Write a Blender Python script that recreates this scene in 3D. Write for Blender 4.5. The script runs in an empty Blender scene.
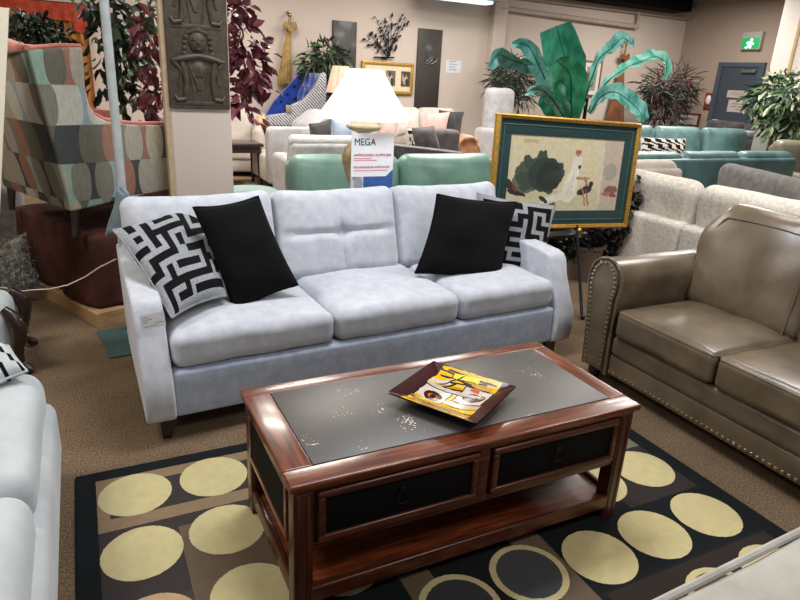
import bpy, bmesh, math, random
from mathutils import Vector, Matrix, Euler, noise
PI = math.pi
random.seed(7)
sc = bpy.context.scene
COL = sc.collection

# ------------------------------------------------------------------ camera
F, YAW, PITCH, ROLL = 628.726, 0.47233, 0.34161, 0.05479
CAM = Vector((-0.39922, -1.3594, 1.52687))
_f = Vector((math.sin(YAW)*math.cos(PITCH), math.cos(YAW)*math.cos(PITCH), -math.sin(PITCH)))
_r = Vector((math.cos(YAW), -math.sin(YAW), 0)); _u = _r.cross(_f)
R2 = _r*math.cos(ROLL) + _u*math.sin(ROLL); U2 = -_r*math.sin(ROLL) + _u*math.cos(ROLL)
cd = bpy.data.cameras.new('camera'); cam = bpy.data.objects.new('camera', cd); COL.objects.link(cam)
M = Matrix((R2, U2, -_f)).transposed().to_4x4(); M.translation = CAM
cam.matrix_world = M
cd.sensor_width = 36; cd.sensor_fit = 'HORIZONTAL'; cd.lens = F/800*36; cd.clip_start = 0.02; cd.clip_end = 60
sc.camera = cam

def ray(x, y): return _f + R2*((x-400)/F) - U2*((y-300)/F)
def at(x, y, axis, val):            # point of the room that a measured sight line meets on a plane x/y/z = val
    d = ray(x, y); return CAM + d*((val-CAM[axis])/d[axis])
def hit(x, y, p, n):
    d = ray(x, y); return CAM + d*((p-CAM).dot(n)/d.dot(n))

# ------------------------------------------------------------------ materials
def S(r, g, b):
    def c(v):
        v /= 255.0
        return v/12.92 if v <= .04045 else ((v+.055)/1.055)**2.4
    return (c(r), c(g), c(b), 1)
def newmat(name):
    m = bpy.data.materials.new(name); m.use_nodes = True
    nt = m.node_tree; b = nt.nodes['Principled BSDF']
    return m, nt, b
def mixc(nt, fac, a, b, blend='MIX'):
    n = nt.nodes.new('ShaderNodeMix'); n.data_type = 'RGBA'; n.blend_type = blend
    for s, v in ((n.inputs[0], fac), (n.inputs[6], a), (n.inputs[7], b)):
        if hasattr(v, 'is_linked') or isinstance(v, bpy.types.NodeSocket): nt.links.new(v, s)
        else: s.default_value = v
    return n.outputs[2]
def tex_noise(nt, scale, detail=3, rough=.55, vec=None, stretch=None):
    tc = nt.nodes.new('ShaderNodeTexCoord'); v = vec or tc.outputs['Object']
    if stretch:
        mp = nt.nodes.new('ShaderNodeMapping'); mp.inputs['Scale'].default_value = stretch
        nt.links.new(v, mp.inputs['Vector']); v = mp.outputs[0]
    n = nt.nodes.new('ShaderNodeTexNoise'); n.inputs['Scale'].default_value = scale
    n.inputs['Detail'].default_value = detail; n.inputs['Roughness'].default_value = rough
    nt.links.new(v, n.inputs['Vector']); return n.outputs['Fac']
def ramp(nt, fac, stops):
    r = nt.nodes.new('ShaderNodeValToRGB'); nt.links.new(fac, r.inputs[0])
    e = r.color_ramp.elements
    while len(e) < len(stops): e.new(.5)
    for i, (p, c) in enumerate(stops): e[i].position = p; e[i].color = c
    return r.outputs[0]
def bump(nt, b, h, strength=.3, dist=.01):
    n = nt.nodes.new('ShaderNodeBump'); n.inputs['Strength'].default_value = strength; n.inputs['Distance'].default_value = dist
    nt.links.new(h, n.inputs['Height']); nt.links.new(n.outputs[0], b.inputs['Normal'])
def fabric(name, c1, c2, scale=6, fine=250, bs=.25, rough=.85, sheen=.25, lo=.35, hi=.65):
    m, nt, b = newmat(name)
    f = tex_noise(nt, scale, 5, .62)
    c = ramp(nt, f, [(lo, c1), (hi, c2)])
    nt.links.new(c, b.inputs['Base Color']); b.inputs['Roughness'].default_value = rough
    b.inputs['Sheen Weight'].default_value = sheen; b.inputs['Sheen Roughness'].default_value = .5
    b.inputs['Specular IOR Level'].default_value = .2
    if bs: bump(nt, b, tex_noise(nt, fine, 2), bs, .004)
    return m
def plain(name, c, rough=.5, metal=0, emit=0, spec=.5, var=.12, scale=20):
    m, nt, b = newmat(name)
    f = tex_noise(nt, scale, 3)
    d = tuple(x*(1-var) for x in c[:3])+(1,); l = tuple(min(1, x*(1+var)) for x in c[:3])+(1,)
    nt.links.new(ramp(nt, f, [(.3, d), (.7, l)]), b.inputs['Base Color'])
    b.inputs['Roughness'].default_value = rough; b.inputs['Metallic'].default_value = metal
    b.inputs['Specular IOR Level'].default_value = spec
    if emit:
        b.inputs['Emission Color'].default_value = c; b.inputs['Emission Strength'].default_value = emit
    return m
def leather(name, c1, c2, rough=.36, coat=.15):
    m, nt, b = newmat(name)
    f = tex_noise(nt, 5, 4); nt.links.new(ramp(nt, f, [(.3, c1), (.7, c2)]), b.inputs['Base Color'])
    b.inputs['Roughness'].default_value = rough; b.inputs['Coat Weight'].default_value = coat; b.inputs['Coat Roughness'].default_value = .3
    v = nt.nodes.new('ShaderNodeTexVoronoi'); v.inputs['Scale'].default_value = 160
    tc = nt.nodes.new('ShaderNodeTexCoord'); nt.links.new(tc.outputs['Object'], v.inputs['Vector'])
    bump(nt, b, v.outputs['Distance'], .12, .003)
    return m
def wood(name, c1, c2, c3, stretch=(2, 26, 26), rough=.28, coat=.35):
    m, nt, b = newmat(name)
    f = tex_noise(nt, 3, 6, .6, stretch=stretch)
    nt.links.new(ramp(nt, f, [(.3, c1), (.52, c2), (.72, c3)]), b.inputs['Base Color'])
    b.inputs['Roughness'].default_value = rough; b.inputs['Coat Weight'].default_value = coat; b.inputs['Coat Roughness'].default_value = .12
    bump(nt, b, f, .05, .003)
    return m
def painter(name, base, shapes, rough=.6, wob=0, wobscale=60, bumps=None, coat=0, plane='xy', finebump=None):
    """flat artwork on a surface: layered rectangles / ellipses in the object's own coordinates"""
    m, nt, b = newmat(name)
    tc = nt.nodes.new('ShaderNodeTexCoord'); vec = tc.outputs['Object']
    if plane == 'xz':
        mp = nt.nodes.new('ShaderNodeMapping'); mp.inputs['Rotation'].default_value = (-PI/2, 0, 0)
        nt.links.new(vec, mp.inputs['Vector']); vec = mp.outputs[0]
    if wob:
        n = nt.nodes.new('ShaderNodeTexNoise'); n.inputs['Scale'].default_value = wobscale; n.inputs['Detail'].default_value = 3
        nt.links.new(vec, n.inputs['Vector'])
        s = nt.nodes.new('ShaderNodeVectorMath'); s.operation = 'SUBTRACT'; s.inputs[1].default_value = (.5, .5, .5); nt.links.new(n.outputs['Color'], s.inputs[0])
        k = nt.nodes.new('ShaderNodeVectorMath'); k.operation = 'SCALE'; k.inputs['Scale'].default_value = wob; nt.links.new(s.outputs[0], k.inputs[0])
        a = nt.nodes.new('ShaderNodeVectorMath'); a.operation = 'ADD'; nt.links.new(vec, a.inputs[0]); nt.links.new(k.outputs[0], a.inputs[1]); vec = a.outputs[0]
    cur = base
    for sh in shapes:
        kind, cx, cy, hx, hy, rot, col = sh
        mp = nt.nodes.new('ShaderNodeMapping'); mp.vector_type = 'TEXTURE'
        mp.inputs['Location'].default_value = (cx, cy, 0); mp.inputs['Rotation'].default_value = (0, 0, rot); mp.inputs['Scale'].default_value = (hx, hy, 1)
        nt.links.new(vec, mp.inputs['Vector'])
        sp = nt.nodes.new('ShaderNodeSeparateXYZ'); nt.links.new(mp.outputs[0], sp.inputs[0])
        if kind == 'ell':
            x2 = nt.nodes.new('ShaderNodeMath'); x2.operation = 'MULTIPLY'; nt.links.new(sp.outputs[0], x2.inputs[0]); nt.links.new(sp.outputs[0], x2.inputs[1])
            d = nt.nodes.new('ShaderNodeMath'); d.operation = 'MULTIPLY_ADD'
            nt.links.new(sp.outputs[1], d.inputs[0]); nt.links.new(sp.outputs[1], d.inputs[1]); nt.links.new(x2.outputs[0], d.inputs[2])
        else:
            ax = nt.nodes.new('ShaderNodeMath'); ax.operation = 'ABSOLUTE'; nt.links.new(sp.outputs[0], ax.inputs[0])
            ay = nt.nodes.new('ShaderNodeMath'); ay.operation = 'ABSOLUTE'; nt.links.new(sp.outputs[1], ay.inputs[0])
            d = nt.nodes.new('ShaderNodeMath'); d.operation = 'MAXIMUM'; nt.links.new(ax.outputs[0], d.inputs[0]); nt.links.new(ay.outputs[0], d.inputs[1])
        lt = nt.nodes.new('ShaderNodeMath'); lt.operation = 'LESS_THAN'; lt.inputs[1].default_value = 1; nt.links.new(d.outputs[0], lt.inputs[0])
        cur = mixc(nt, lt.outputs[0], cur, col)
    if bumps:
        f = tex_noise(nt, bumps[0], 4); cur = mixc(nt, .55, cur, ramp(nt, f, [(.3, (bumps[1],)*3+(1,)), (.7, (1, 1, 1, 1))]), 'MULTIPLY')
    if isinstance(cur, tuple): b.inputs['Base Color'].default_value = cur
    else: nt.links.new(cur, b.inputs['Base Color'])
    b.inputs['Roughness'].default_value = rough; b.inputs['Coat Weight'].default_value = coat; b.inputs['Coat Roughness'].default_value = .05
    if rough > .8: b.inputs['Specular IOR Level'].default_value = .15
    if finebump: bump(nt, b, tex_noise(nt, finebump, 2), .5, .006)
    return m

# ------------------------------------------------------------------ mesh building
class MB:
    def __init__(s): s.v = []; s.f = []; s.m = []
    def add(s, vs, fs, mi=0, M=None):
        o = len(s.v)
        s.v += [tuple(M @ Vector(v)) if M else tuple(v) for v in vs]
        s.f += [tuple(i+o for i in f) for f in fs]
        s.m += [mi]*len(fs) if isinstance(mi, int) else list(mi)
        return s
    def box(s, lo, hi, mi=0, M=None):
        x0, y0, z0 = lo; x1, y1, z1 = hi
        vs = [(x0,y0,z0),(x1,y0,z0),(x1,y1,z0),(x0,y1,z0),(x0,y0,z1),(x1,y0,z1),(x1,y1,z1),(x0,y1,z1)]
        return s.add(vs, [(3,2,1,0),(4,5,6,7),(0,1,5,4),(1,2,6,5),(2,3,7,6),(3,0,4,7)], mi, M)
    def rbox(s, lo, hi, r=.02, n=2, sub=1, fn=None, mi=0, M=None):
        """rounded box; sub = divisions of the flat part; fn(x,y,z,u,v,w) bends it (u,v,w in -1..1)"""
        c = [(lo[i]+hi[i])/2 for i in range(3)]; h = [abs(hi[i]-lo[i])/2 for i in range(3)]
        r = min(r, min(h)*.999)
        sub3 = (sub,)*3 if isinstance(sub, int) else sub
        cs = []
        for i in range(3):
            a = [-(h[i]-r) - r*math.tan(PI/4*(n-k)/n) for k in range(n)]
            mid = [-(h[i]-r) + 2*(h[i]-r)*k/sub3[i] for k in range(sub3[i]+1)]
            cs.append(a+mid+[-t for t in reversed(a)])
        idx = {}; vs = []; fs = []
        def vid(p):
            k = tuple(round(t, 6) for t in p)
            if k in idx: return idx[k]
            inn = [max(-(h[i]-r), min(h[i]-r, p[i])) for i in range(3)]
            d = Vector([p[i]-inn[i] for i in range(3)])
            q = Vector(inn) + (d.normalized()*r if d.length > 1e-9 else d)
            if fn: q = Vector(fn(q.x, q.y, q.z, q.x/h[0], q.y/h[1], q.z/h[2]))
            vs.append((q.x+c[0], q.y+c[1], q.z+c[2])); idx[k] = len(vs)-1; return idx[k]
        for ax in range(3):
            a, b = (ax+1) % 3, (ax+2) % 3
            for sg in (-1, 1):
                for i in range(len(cs[a])-1):
                    for j in range(len(cs[b])-1):
                        q = []
                        for (p, t) in ((i, j), (i+1, j), (i+1, j+1), (i, j+1)):
                            P = [0, 0, 0]; P[ax] = sg*h[ax]; P[a] = cs[a][p]; P[b] = cs[b][t]; q.append(vid(P))
                        if len(set(q)) >= 3:
                            q2 = []
                            for t in q:
                                if t not in q2: q2.append(t)
                            fs.append(tuple(q2 if sg > 0 else q2[::-1]))
        return s.add(vs, fs, mi, M)
    def tube(s, pts, r, n=8, mi=0, cap=True, M=None, flat=None):
        pts = [Vector(p) for p in pts]; k = len(pts)
        rs = [r]*k if isinstance(r, (int, float)) else list(r)
        vs = []; fs = []; up = None
        for i, p in enumerate(pts):
            t = (pts[min(i+1, k-1)]-pts[max(i-1, 0)]).normalized()
            if up is None:
                up = Vector((0, 0, 1)) if abs(t.z) < .9 else Vector((1, 0, 0))
            a = t.cross(up).normalized(); up = a.cross(t).normalized()
            for j in range(n):
                an = 2*PI*j/n
                vs.append(p + a*math.cos(an)*rs[i]*(flat or 1) + up*math.sin(an)*rs[i])
        for i in range(k-1):
            for j in range(n):
                fs.append((i*n+j, i*n+(j+1) % n, (i+1)*n+(j+1) % n, (i+1)*n+j))
        if cap: fs += [tuple(range(n))[::-1], tuple((k-1)*n+j for j in range(n))]
        return s.add(vs, fs, mi, M)
    def lathe(s, prof, n=24, c=(0, 0, 0), mi=0, M=None, flute=0, nf=0):
        vs = []; fs = []
        for (r, z) in prof:
            for j in range(n):
                a = 2*PI*j/n; rr = r*(1+flute*math.cos(nf*a)) if flute else r
                vs.append((c[0]+rr*math.cos(a), c[1]+rr*math.sin(a), c[2]+z))
        for i in range(len(prof)-1):
            for j in range(n):
                fs.append((i*n+j, i*n+(j+1) % n, (i+1)*n+(j+1) % n, (i+1)*n+j))
        if prof[0][0] > 1e-6: fs.append(tuple(range(n))[::-1])
        if prof[-1][0] > 1e-6: fs.append(tuple((len(prof)-1)*n+j for j in range(n)))
        return s.add(vs, fs, mi, M)
    def prism(s, poly, d0, d1, plane='xz', mi=0, M=None):
        """polygon (counter-clockwise in its plane) extruded along the third axis"""
        def P(a, b, d): return {'xz': (a, d, b), 'yz': (d, a, b), 'xy': (a, b, d)}[plane]
        n = len(poly)
        vs = [P(a, b, d0) for a, b in poly]+[P(a, b, d1) for a, b in poly]
        fs = [tuple(range(n)), tuple(range(n, 2*n))[::-1]]+[(i+n, (i+1) % n+n, (i+1) % n, i) for i in range(n)]
        return s.add(vs, fs, mi, M)
    def ball(s, c, r, n=10, sc=(1, 1, 1), mi=0, M=None):
        k = max(4, n//2); pr = [(r*math.sin(PI*i/k), -r*math.cos(PI*i/k)) for i in range(k+1)]
        T = Matrix.Translation(c) @ Matrix.Diagonal((*sc, 1))
        return s.lathe(pr, n, mi=mi, M=(M @ T) if M else T)
    def grid(s, P, nu, nv, mi=0, M=None):
        vs = [P(i/nu, j/nv) for j in range(nv+1) for i in range(nu+1)]
        fs = [(j*(nu+1)+i, j*(nu+1)+i+1, (j+1)*(nu+1)+i+1, (j+1)*(nu+1)+i) for j in range(nv) for i in range(nu)]
        return s.add(vs, fs, mi, M)
    def build(s, name, mats, parent=None, smooth=True, ang=40, bevel=0, subsurf=0, fix=True):
        me = bpy.data.meshes.new(name); me.from_pydata(s.v, [], s.f)
        for mm in (mats if isinstance(mats, (list, tuple)) else [mats]): me.materials.append(mm)
        for p, i in zip(me.polygons, s.m): p.material_index = i
        bm = bmesh.new(); bm.from_mesh(me)
        bmesh.ops.remove_doubles(bm, verts=bm.verts, dist=1e-5)
        if fix: bmesh.ops.recalc_face_normals(bm, faces=bm.faces)
        if bevel:
            es = [e for e in bm.edges if len(e.link_faces) == 2 and e.calc_face_angle(0) > math.radians(30)]
            bmesh.ops.bevel(bm, geom=es, offset=bevel, segments=3, profile=.5, affect='EDGES', clamp_overlap=True)
        if smooth:
            for f in bm.faces: f.smooth = True
            for e in bm.edges:
                if len(e.link_faces) == 2 and e.calc_face_angle(0) > math.radians(ang): e.smooth = False
        bm.to_mesh(me); bm.free()
        o = bpy.data.objects.new(name, me); COL.objects.link(o)
        if parent: o.parent = parent
        if subsurf:
            mo = o.modifiers.new('s', 'SUBSURF'); mo.levels = subsurf; mo.render_levels = subsurf
        return o

def tag(o, label, cat, group=None, kind=None):
    if label: o['label'] = label
    if cat: o['category'] = cat
    if group: o['group'] = group
    if kind: o['kind'] = kind
    return o
def thing(name, label, cat, loc=(0, 0, 0), rz=0, group=None):
    o = bpy.data.objects.new(name, None); COL.objects.link(o); o.empty_display_size = .1
    o.location = loc; o.rotation_euler = (0, 0, rz)
    return tag(o, label, cat, group)
def struct(o): o['kind'] = 'structure'; return o
def wr(p, a, k): return a*noise.noise(Vector(p)*k)

# ------------------------------------------------------------------ material set
M_sofa = fabric('silver_velvet', S(180, 183, 191), S(198, 200, 207), 18, 240, .3, .8, .35)
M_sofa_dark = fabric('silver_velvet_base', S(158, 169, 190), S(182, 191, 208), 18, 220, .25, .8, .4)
M_swatch = fabric('slate_cloth', S(86, 104, 114), S(108, 126, 136), 12)
M_white = fabric('white_velvet', S(172, 177, 180), S(194, 198, 200), 4, 200, .15, .85, .3)
M_black = fabric('black_velvet', S(5, 5, 6), S(10, 10, 11), 8, 260, .2, .95, 0)
M_chenille = fabric('grey_chenille', S(122, 124, 128), S(164, 166, 172), 170, 300, .6, .9, .2)
M_pblack = fabric('pattern_black', S(5, 5, 6), S(13, 13, 14), 30, 300, .3, .95, 0)
M_leather = leather('taupe_leather', S(84, 71, 56), S(118, 103, 84), .3, .2)
M_nail = plain('antique_nail', S(196, 180, 150), .25, 1)
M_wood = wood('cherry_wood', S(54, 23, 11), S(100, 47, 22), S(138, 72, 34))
M_wood_f = wood('cherry_wood_front_shaded', S(44, 18, 10), S(78, 35, 18), S(110, 54, 28), rough=.32, coat=.12)  # darker copy of the cherry wood, shade of the front put into the colour
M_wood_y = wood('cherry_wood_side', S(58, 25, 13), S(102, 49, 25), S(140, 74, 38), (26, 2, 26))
M_wood_z = wood('cherry_wood_leg_shaded', S(40, 17, 10), S(70, 31, 17), S(96, 45, 25), (26, 26, 2), .32, .12)  # upright grain, with the shade on the legs darkened into the colour
M_dark = plain('black_panel', S(13, 12, 12), .75, var=.2, spec=.12)
M_iron = plain('black_iron', S(34, 34, 36), .3, .6)
M_darkleg = wood('espresso_wood', S(24, 14, 12), S(38, 22, 18), S(54, 32, 24), rough=.35)
M_green = leather('seafoam_leather', S(104, 142, 130), S(136, 172, 158), .4)
M_teal = leather('teal_leather', S(74, 108, 108), S(108, 142, 140), .45)
M_boucle = fabric('boucle', S(192, 184, 172), S(224, 217, 206), 40, 130, 1.0, .95, .2)
M_cream = fabric('cream_fabric', S(190, 178, 168), S(212, 202, 192), 8)
M_pale = fabric('pale_grey_fabric', S(164, 162, 164), S(188, 187, 188), 8)
M_greyf = fabric('grey_velour', S(92, 90, 88), S(122, 119, 115), 14, 160, .4)
M_char = fabric('charcoal_fabric', S(74, 68, 70), S(100, 92, 94), 12)
M_pink = fabric('blush_fabric', S(198, 162, 154), S(214, 182, 174), 10)
M_dgrey = fabric('graphite_velvet', S(48, 46, 48), S(72, 68, 70), 8)
M_pblue = fabric('pale_blue_fabric', S(150, 166, 190), S(172, 186, 208), 8)
M_olive = leather('olive_leather', S(106, 102, 84), S(130, 126, 106), .45)
M_taupe2 = leather('mushroom_leather', S(96, 88, 82), S(122, 112, 104), .45)
M_blue = fabric('royal_blue_velvet', S(18, 44, 120), S(36, 72, 168), 8, sheen=.5)
M_gold = plain('gilt', S(196, 152, 70), .35, .6, var=.3, scale=60)
M_brass = plain('brass', S(170, 140, 84), .28, 1)
M_trunk = plain('bark', S(78, 62, 46), .9, var=.3)
M_pot = plain('dark_pot', S(52, 46, 42), .6)
M_steel = plain('painted_steel', S(178, 184, 182), .35, .15)

# ------------------------------------------------------------------ setting
WY, EX, CZ = 9.0, 11.3, 3.3
def carpet():
    m, nt, b = newmat('carpet')
    f = tex_noise(nt, 2.2, 4); g = tex_noise(nt, 130, 3, .75)
    tone = ramp(nt, f, [(.3, S(130, 111, 89)), (.7, S(158, 137, 112))])
    fleck = ramp(nt, g, [(.32, S(120, 110, 102)), (.52, S(205, 200, 196)), (.7, (1, 1, 1, 1))])
    nt.links.new(mixc(nt, 1.0, tone, fleck, 'MULTIPLY'), b.inputs['Base Color'])
    b.inputs['Roughness'].default_value = .95; b.inputs['Specular IOR Level'].default_value = .1
    bump(nt, b, g, .6, .01); return m
struct(MB().box((-5, -5, -.1), (12, 9.2, 0)).build('floor', carpet(), smooth=False))
def wallmat(name, c):
    m, nt, b = newmat(name)
    f = tex_noise(nt, .8, 3); nt.links.new(ramp(nt, f, [(.3, tuple(x*.95 for x in c[:3])+(1,)), (.7, c)]), b.inputs['Base Color'])
    b.inputs['Roughness'].default_value = .8; bump(nt, b, tex_noise(nt, 200, 2), .08, .003); return m
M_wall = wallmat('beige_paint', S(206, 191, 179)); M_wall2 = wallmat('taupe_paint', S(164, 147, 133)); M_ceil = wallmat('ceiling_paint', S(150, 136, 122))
struct(MB().box((-5, WY, 0), (12, WY+.2, CZ)).build('wall_back', M_wall, smooth=False))
struct(MB().box((EX, -5, 0), (EX+.2, WY, CZ)).build('wall_right', M_wall2, smooth=False))
struct(MB().box((-5.2, -5, 0), (-5, WY+.2, CZ)).build('wall_left', M_wall, smooth=False))
struct(MB().box((-5, -5, CZ), (12, 9.2, CZ+.1)).build('ceiling', M_ceil, smooth=False))
# pilaster on the back wall, pipe and bulkhead under the ceiling
pc = at(487, 40, 1, WY)
struct(MB().box((pc.x+.02, WY-.14, 0), (pc.x+.30, WY, CZ)).build('trim_1', M_wall, smooth=False))
zs = at(590, 8, 1, WY-.1).z
struct(MB().box((pc.x+.30, WY-.10, zs), (EX, WY, zs+.22)).build('trim_2', M_wall2, smooth=False))
kb = at(691, 12, 1, 8.4)
bs = MB().box((5.2, 8.4, kb.z), (kb.x, 8.85, CZ)).build('trim_3', plain('black_bulkhead', S(6, 6, 6), .9, spec=.1), smooth=False); struct(bs)
pm = plain('pipe_paint', S(176, 160, 146), .6)
pp = MB(); a = at(500, 8, 1, WY-.1); b_ = at(638, 27, 1, WY-.1)
pp.tube([a, b_], .045, 10); pp.tube([b_+Vector((-.03, 0, 0)), Vector((b_.x-.03, b_.y, zs+.05))], .03, 10)
tag(pp.build('ceiling_pipe', pm), 'beige horizontal pipe running along the top of the back wall', 'pipe')

# ------------------------------------------------------------------ carpet mat, rug
def rug():
    Y, T, D, B, BR = S(204, 190, 142), S(140, 118, 92), S(62, 56, 54), S(24, 27, 29), S(104, 88, 72)
    Bk = S(30, 31, 33)
    sh = []
    R = lambda x0, y0, x1, y1, c: sh.append(('rect', (x0+x1)/2, (y0+y1)/2, abs(x1-x0)/2, abs(y1-y0)/2, 0, c))
    C = lambda x, y, r, c: sh.append(('ell', x, y, r*.965, r*.965, 0, c))
    R(-.485, -.53, 1.72, .935, D)
    R(-.485, .62, .46, .935, T); R(-.445, .685, .42, .875, D)          # tan frame round two spots
    R(-.235, -.1, .12, .56, BR); R(.12, -.53, .46, .60, B); R(-.485, -.53, -.235, .25, S(74, 66, 60))
    R(.46, -.53, 1.72, .935, Bk); R(.37, -.2, .475, .05, BR); R(.80, -.53, .92, .08, BR); R(.92, -.26, 1.72, .05, B)
    R(1.35, .02, 1.72, .34, S(52, 47, 45)); R(.95, -.37, 1.72, -.27, S(50, 42, 38)); R(.95, -.53, 1.72, -.37, S(94, 72, 52)); R(1.6, .34, 1.72, .42, S(120, 112, 100))
    for x, y in ((-.354, .805), (-.068, .81), (-.358, .478), (-.082, .488), (-.07, .165), (1.60, .20), (1.597, -.118), (1.32, -.122), (1.05, -.132), (1.33, .20), (.22, .81), (1.05, .2), (1.58, -.43)): C(x, y, .132, Y)
    C(-.355, .15, .132, S(190, 160, 120))
    for x, y, c in ((.775, -.10, S(74, 74, 76)), (.495, -.13, S(62, 62, 64)), (.22, .17, S(70, 70, 70)), (1.31, -.44, S(94, 72, 52))):
        C(x, y, .135, Y); C(x, y, .112, c)
    mat_ = painter('rug_pile', B, sh, .95, .006, 90, (25, .78), finebump=400)
    o = MB().rbox((-.555, -.62, 0), (1.80, 1.0, .012), .005, 1).build('area_rug', mat_)
    tag(o, 'black, brown and grey area rug with yellow round spots, under the coffee table', 'rug')
rug()
o = MB(); q = [at(*p, 2, .004) for p in ((98, 335), (110, 359))]
o.box((0, 0, 0), (.75, .42, .008), M=Matrix.Translation((-.382, 2.092, 0)) @ Matrix.Rotation(math.radians(7), 4, 'Z'))
tag(o.build('floor_mat', plain('teal_mat', S(58, 80, 78), .9), smooth=False), 'dark teal floor mat sticking out behind the left end of the silver sofa', 'mat')

# ------------------------------------------------------------------ silver sofa
def soft(parent, name, lo, hi, mt, r=.06, sub=8, puff=.02, wrk=.006, seed=0, fn2=None, M=None, n=3, top=True):
    def fn(x, y, z, u, v, w):
        k = (1-u*u)*(1-v*v)
        if top: z += puff*k*max(0, w)
        else: y -= puff*(1-u*u)*(1-w*w)*max(0, -v)
        d = wr((x+seed, y+seed*2, z), wrk, 6)+wr((x+seed, y, z), wrk*.5, 17)
        z += d; y += d*.5
        if fn2: x, y, z = fn2(x, y, z, u, v, w)
        return x, y, z
    return MB().rbox(lo, hi, r, n, sub, fn, M=M).build(name, mt, parent)
def piping(parent, pts, r, mt, closed=True):
    if closed: pts = list(pts)+[pts[0]]
    return MB().tube(pts, r, 6).build('piping', mt, parent)
def silver_sofa():
    W = 2.36
    t = thing('sofa', 'long silver grey velvet sofa with tufted middle back, facing the coffee table', 'sofa', (-.275, 1.115, 0), math.radians(3.5))
    prof = [(.05, .09), (.012, .105), (0, .17), (.0, .27), (.05, .37), (.10, .48), (.125, .57), (.15, .60), (.20, .612), (.95, .65), (.97, .63), (1.0, .12), (.9, .09)]
    for sx in (0, 1):
        m = MB()
        if sx == 0: m.prism(prof, 0, .122, 'yz')
        else: m.prism(prof, W-.12, W+.015, 'yz')
        # arms lean outward a little towards their top
        s = -1 if sx == 0 else 1
        m.v = [(x + s*(.015 if sx == 0 else .0)*max(0, (z-.12)/.53) + (.055*y if sx == 0 else 0), y, z) for x, y, z in m.v]
        m.build('arm', M_sofa, t, bevel=.03)
    base = MB().rbox((.12, .03, .10), (W-.12, .98, .315), .02, 2, 4); base.build('base', M_sofa_dark, t)
    MB().rbox((.05, .84, .3), (W-.02, 1.0, .77), .04, 3, 3).build('back_frame', M_sofa, t)
    xs = [.122, .868, 1.58, W-.12]
    for i in range(3):
        soft(t, 'seat_cushion', (xs[i]+.004, .035, .315), (xs[i+1]-.004, .75, .475), M_sofa, .05, 9, .028, .006, i*3.1)
    bx = [.05, .80, 1.535, 2.29]
    for i in range(3):
        x0, x1 = bx[i], bx[i+1]; cx = (x0+x1)/2
        Mx = Matrix.Translation((cx, .66, .44)) @ Matrix.Rotation(math.radians(-17), 4, 'X')
        tuft = (i == 1)
        def fn2(x, y, z, u, v, w, tuft=tuft, i=i):
            if v < 0 and tuft:
                q = math.exp(-(u/.05)**2)+math.exp(-((w-.0)/.075)**2)
                y += .020*min(1, q)*(1-abs(u)**6)*(1-abs(w)**6)+.035*math.exp(-(u*u*2.2+w*w)/.03)
            if w > .8 and i == 0: x -= .0
            z += .012*(u*u) if w > 0 else 0
            return x, y, z
        h = .242
        Mx2 = Mx @ Matrix.Translation((0, .02, h))
        soft(t, 'back_cushion', (-(x1-x0)/2+.003, -.10, -h), ((x1-x0)/2-.003, .09, h), M_sofa, .06, 30 if tuft else 9, .035, .006, 10+i*2.3, fn2, Mx2, top=False)
    for x, y in ((.10, .07), (W-.10, .07), (.10, .92), (W-.10, .92)):
        m = MB(); s = 1 if x > 1 else -1
        m.add([(x-.045, y-.02, .115), (x+.045, y-.02, .115), (x+.045, y+.02, .115), (x-.045, y+.02, .115),
               (x+s*.02-.016, y-.02, 0), (x+s*.02+.016, y-.02, 0), (x+s*.02+.016, y+.01, 0), (x+s*.02-.016, y+.01, 0)],
              [(0,1,2,3),(7,6,5,4),(0,4,5,1),(1,5,6,2),(2,6,7,3),(3,7,4,0)])
        m.build('leg', M_darkleg, t, smooth=False)
    return t
silver_sofa()

def maze(n=8, seed=3):
    rnd = random.Random(seed); N = 2*n+1
    g = [[1]*N for _ in range(N)]; st = [(0, 0)]; seen = {(0, 0)}; g[1][1] = 0
    while st:
        x, y = st[-1]
        nb = [(x+dx, y+dy, dx, dy) for dx, dy in ((1,0),(-1,0),(0,1),(0,-1)) if 0 <= x+dx < n and 0 <= y+dy < n and (x+dx, y+dy) not in seen]
        if not nb: st.pop(); continue
        a, b, dx, dy = rnd.choice(nb); seen.add((a, b)); g[2*b+1][2*a+1] = 0; g[2*y+1+dy][2*x+1+dx] = 0; st.append((a, b))
    for _ in range(9):
        g[rnd.randrange(1, N-1)][rnd.randrange(1, N-1)] = 0
    g = [r[1:-1] for r in g[1:-1]]
    # walls of the fret a little wider than the bands between them
    ix = [i for i in range(len(g)) for _ in range(4 if i % 2 else 3)]
    return [[g[a][b] for b in ix] for a in ix]
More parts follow.
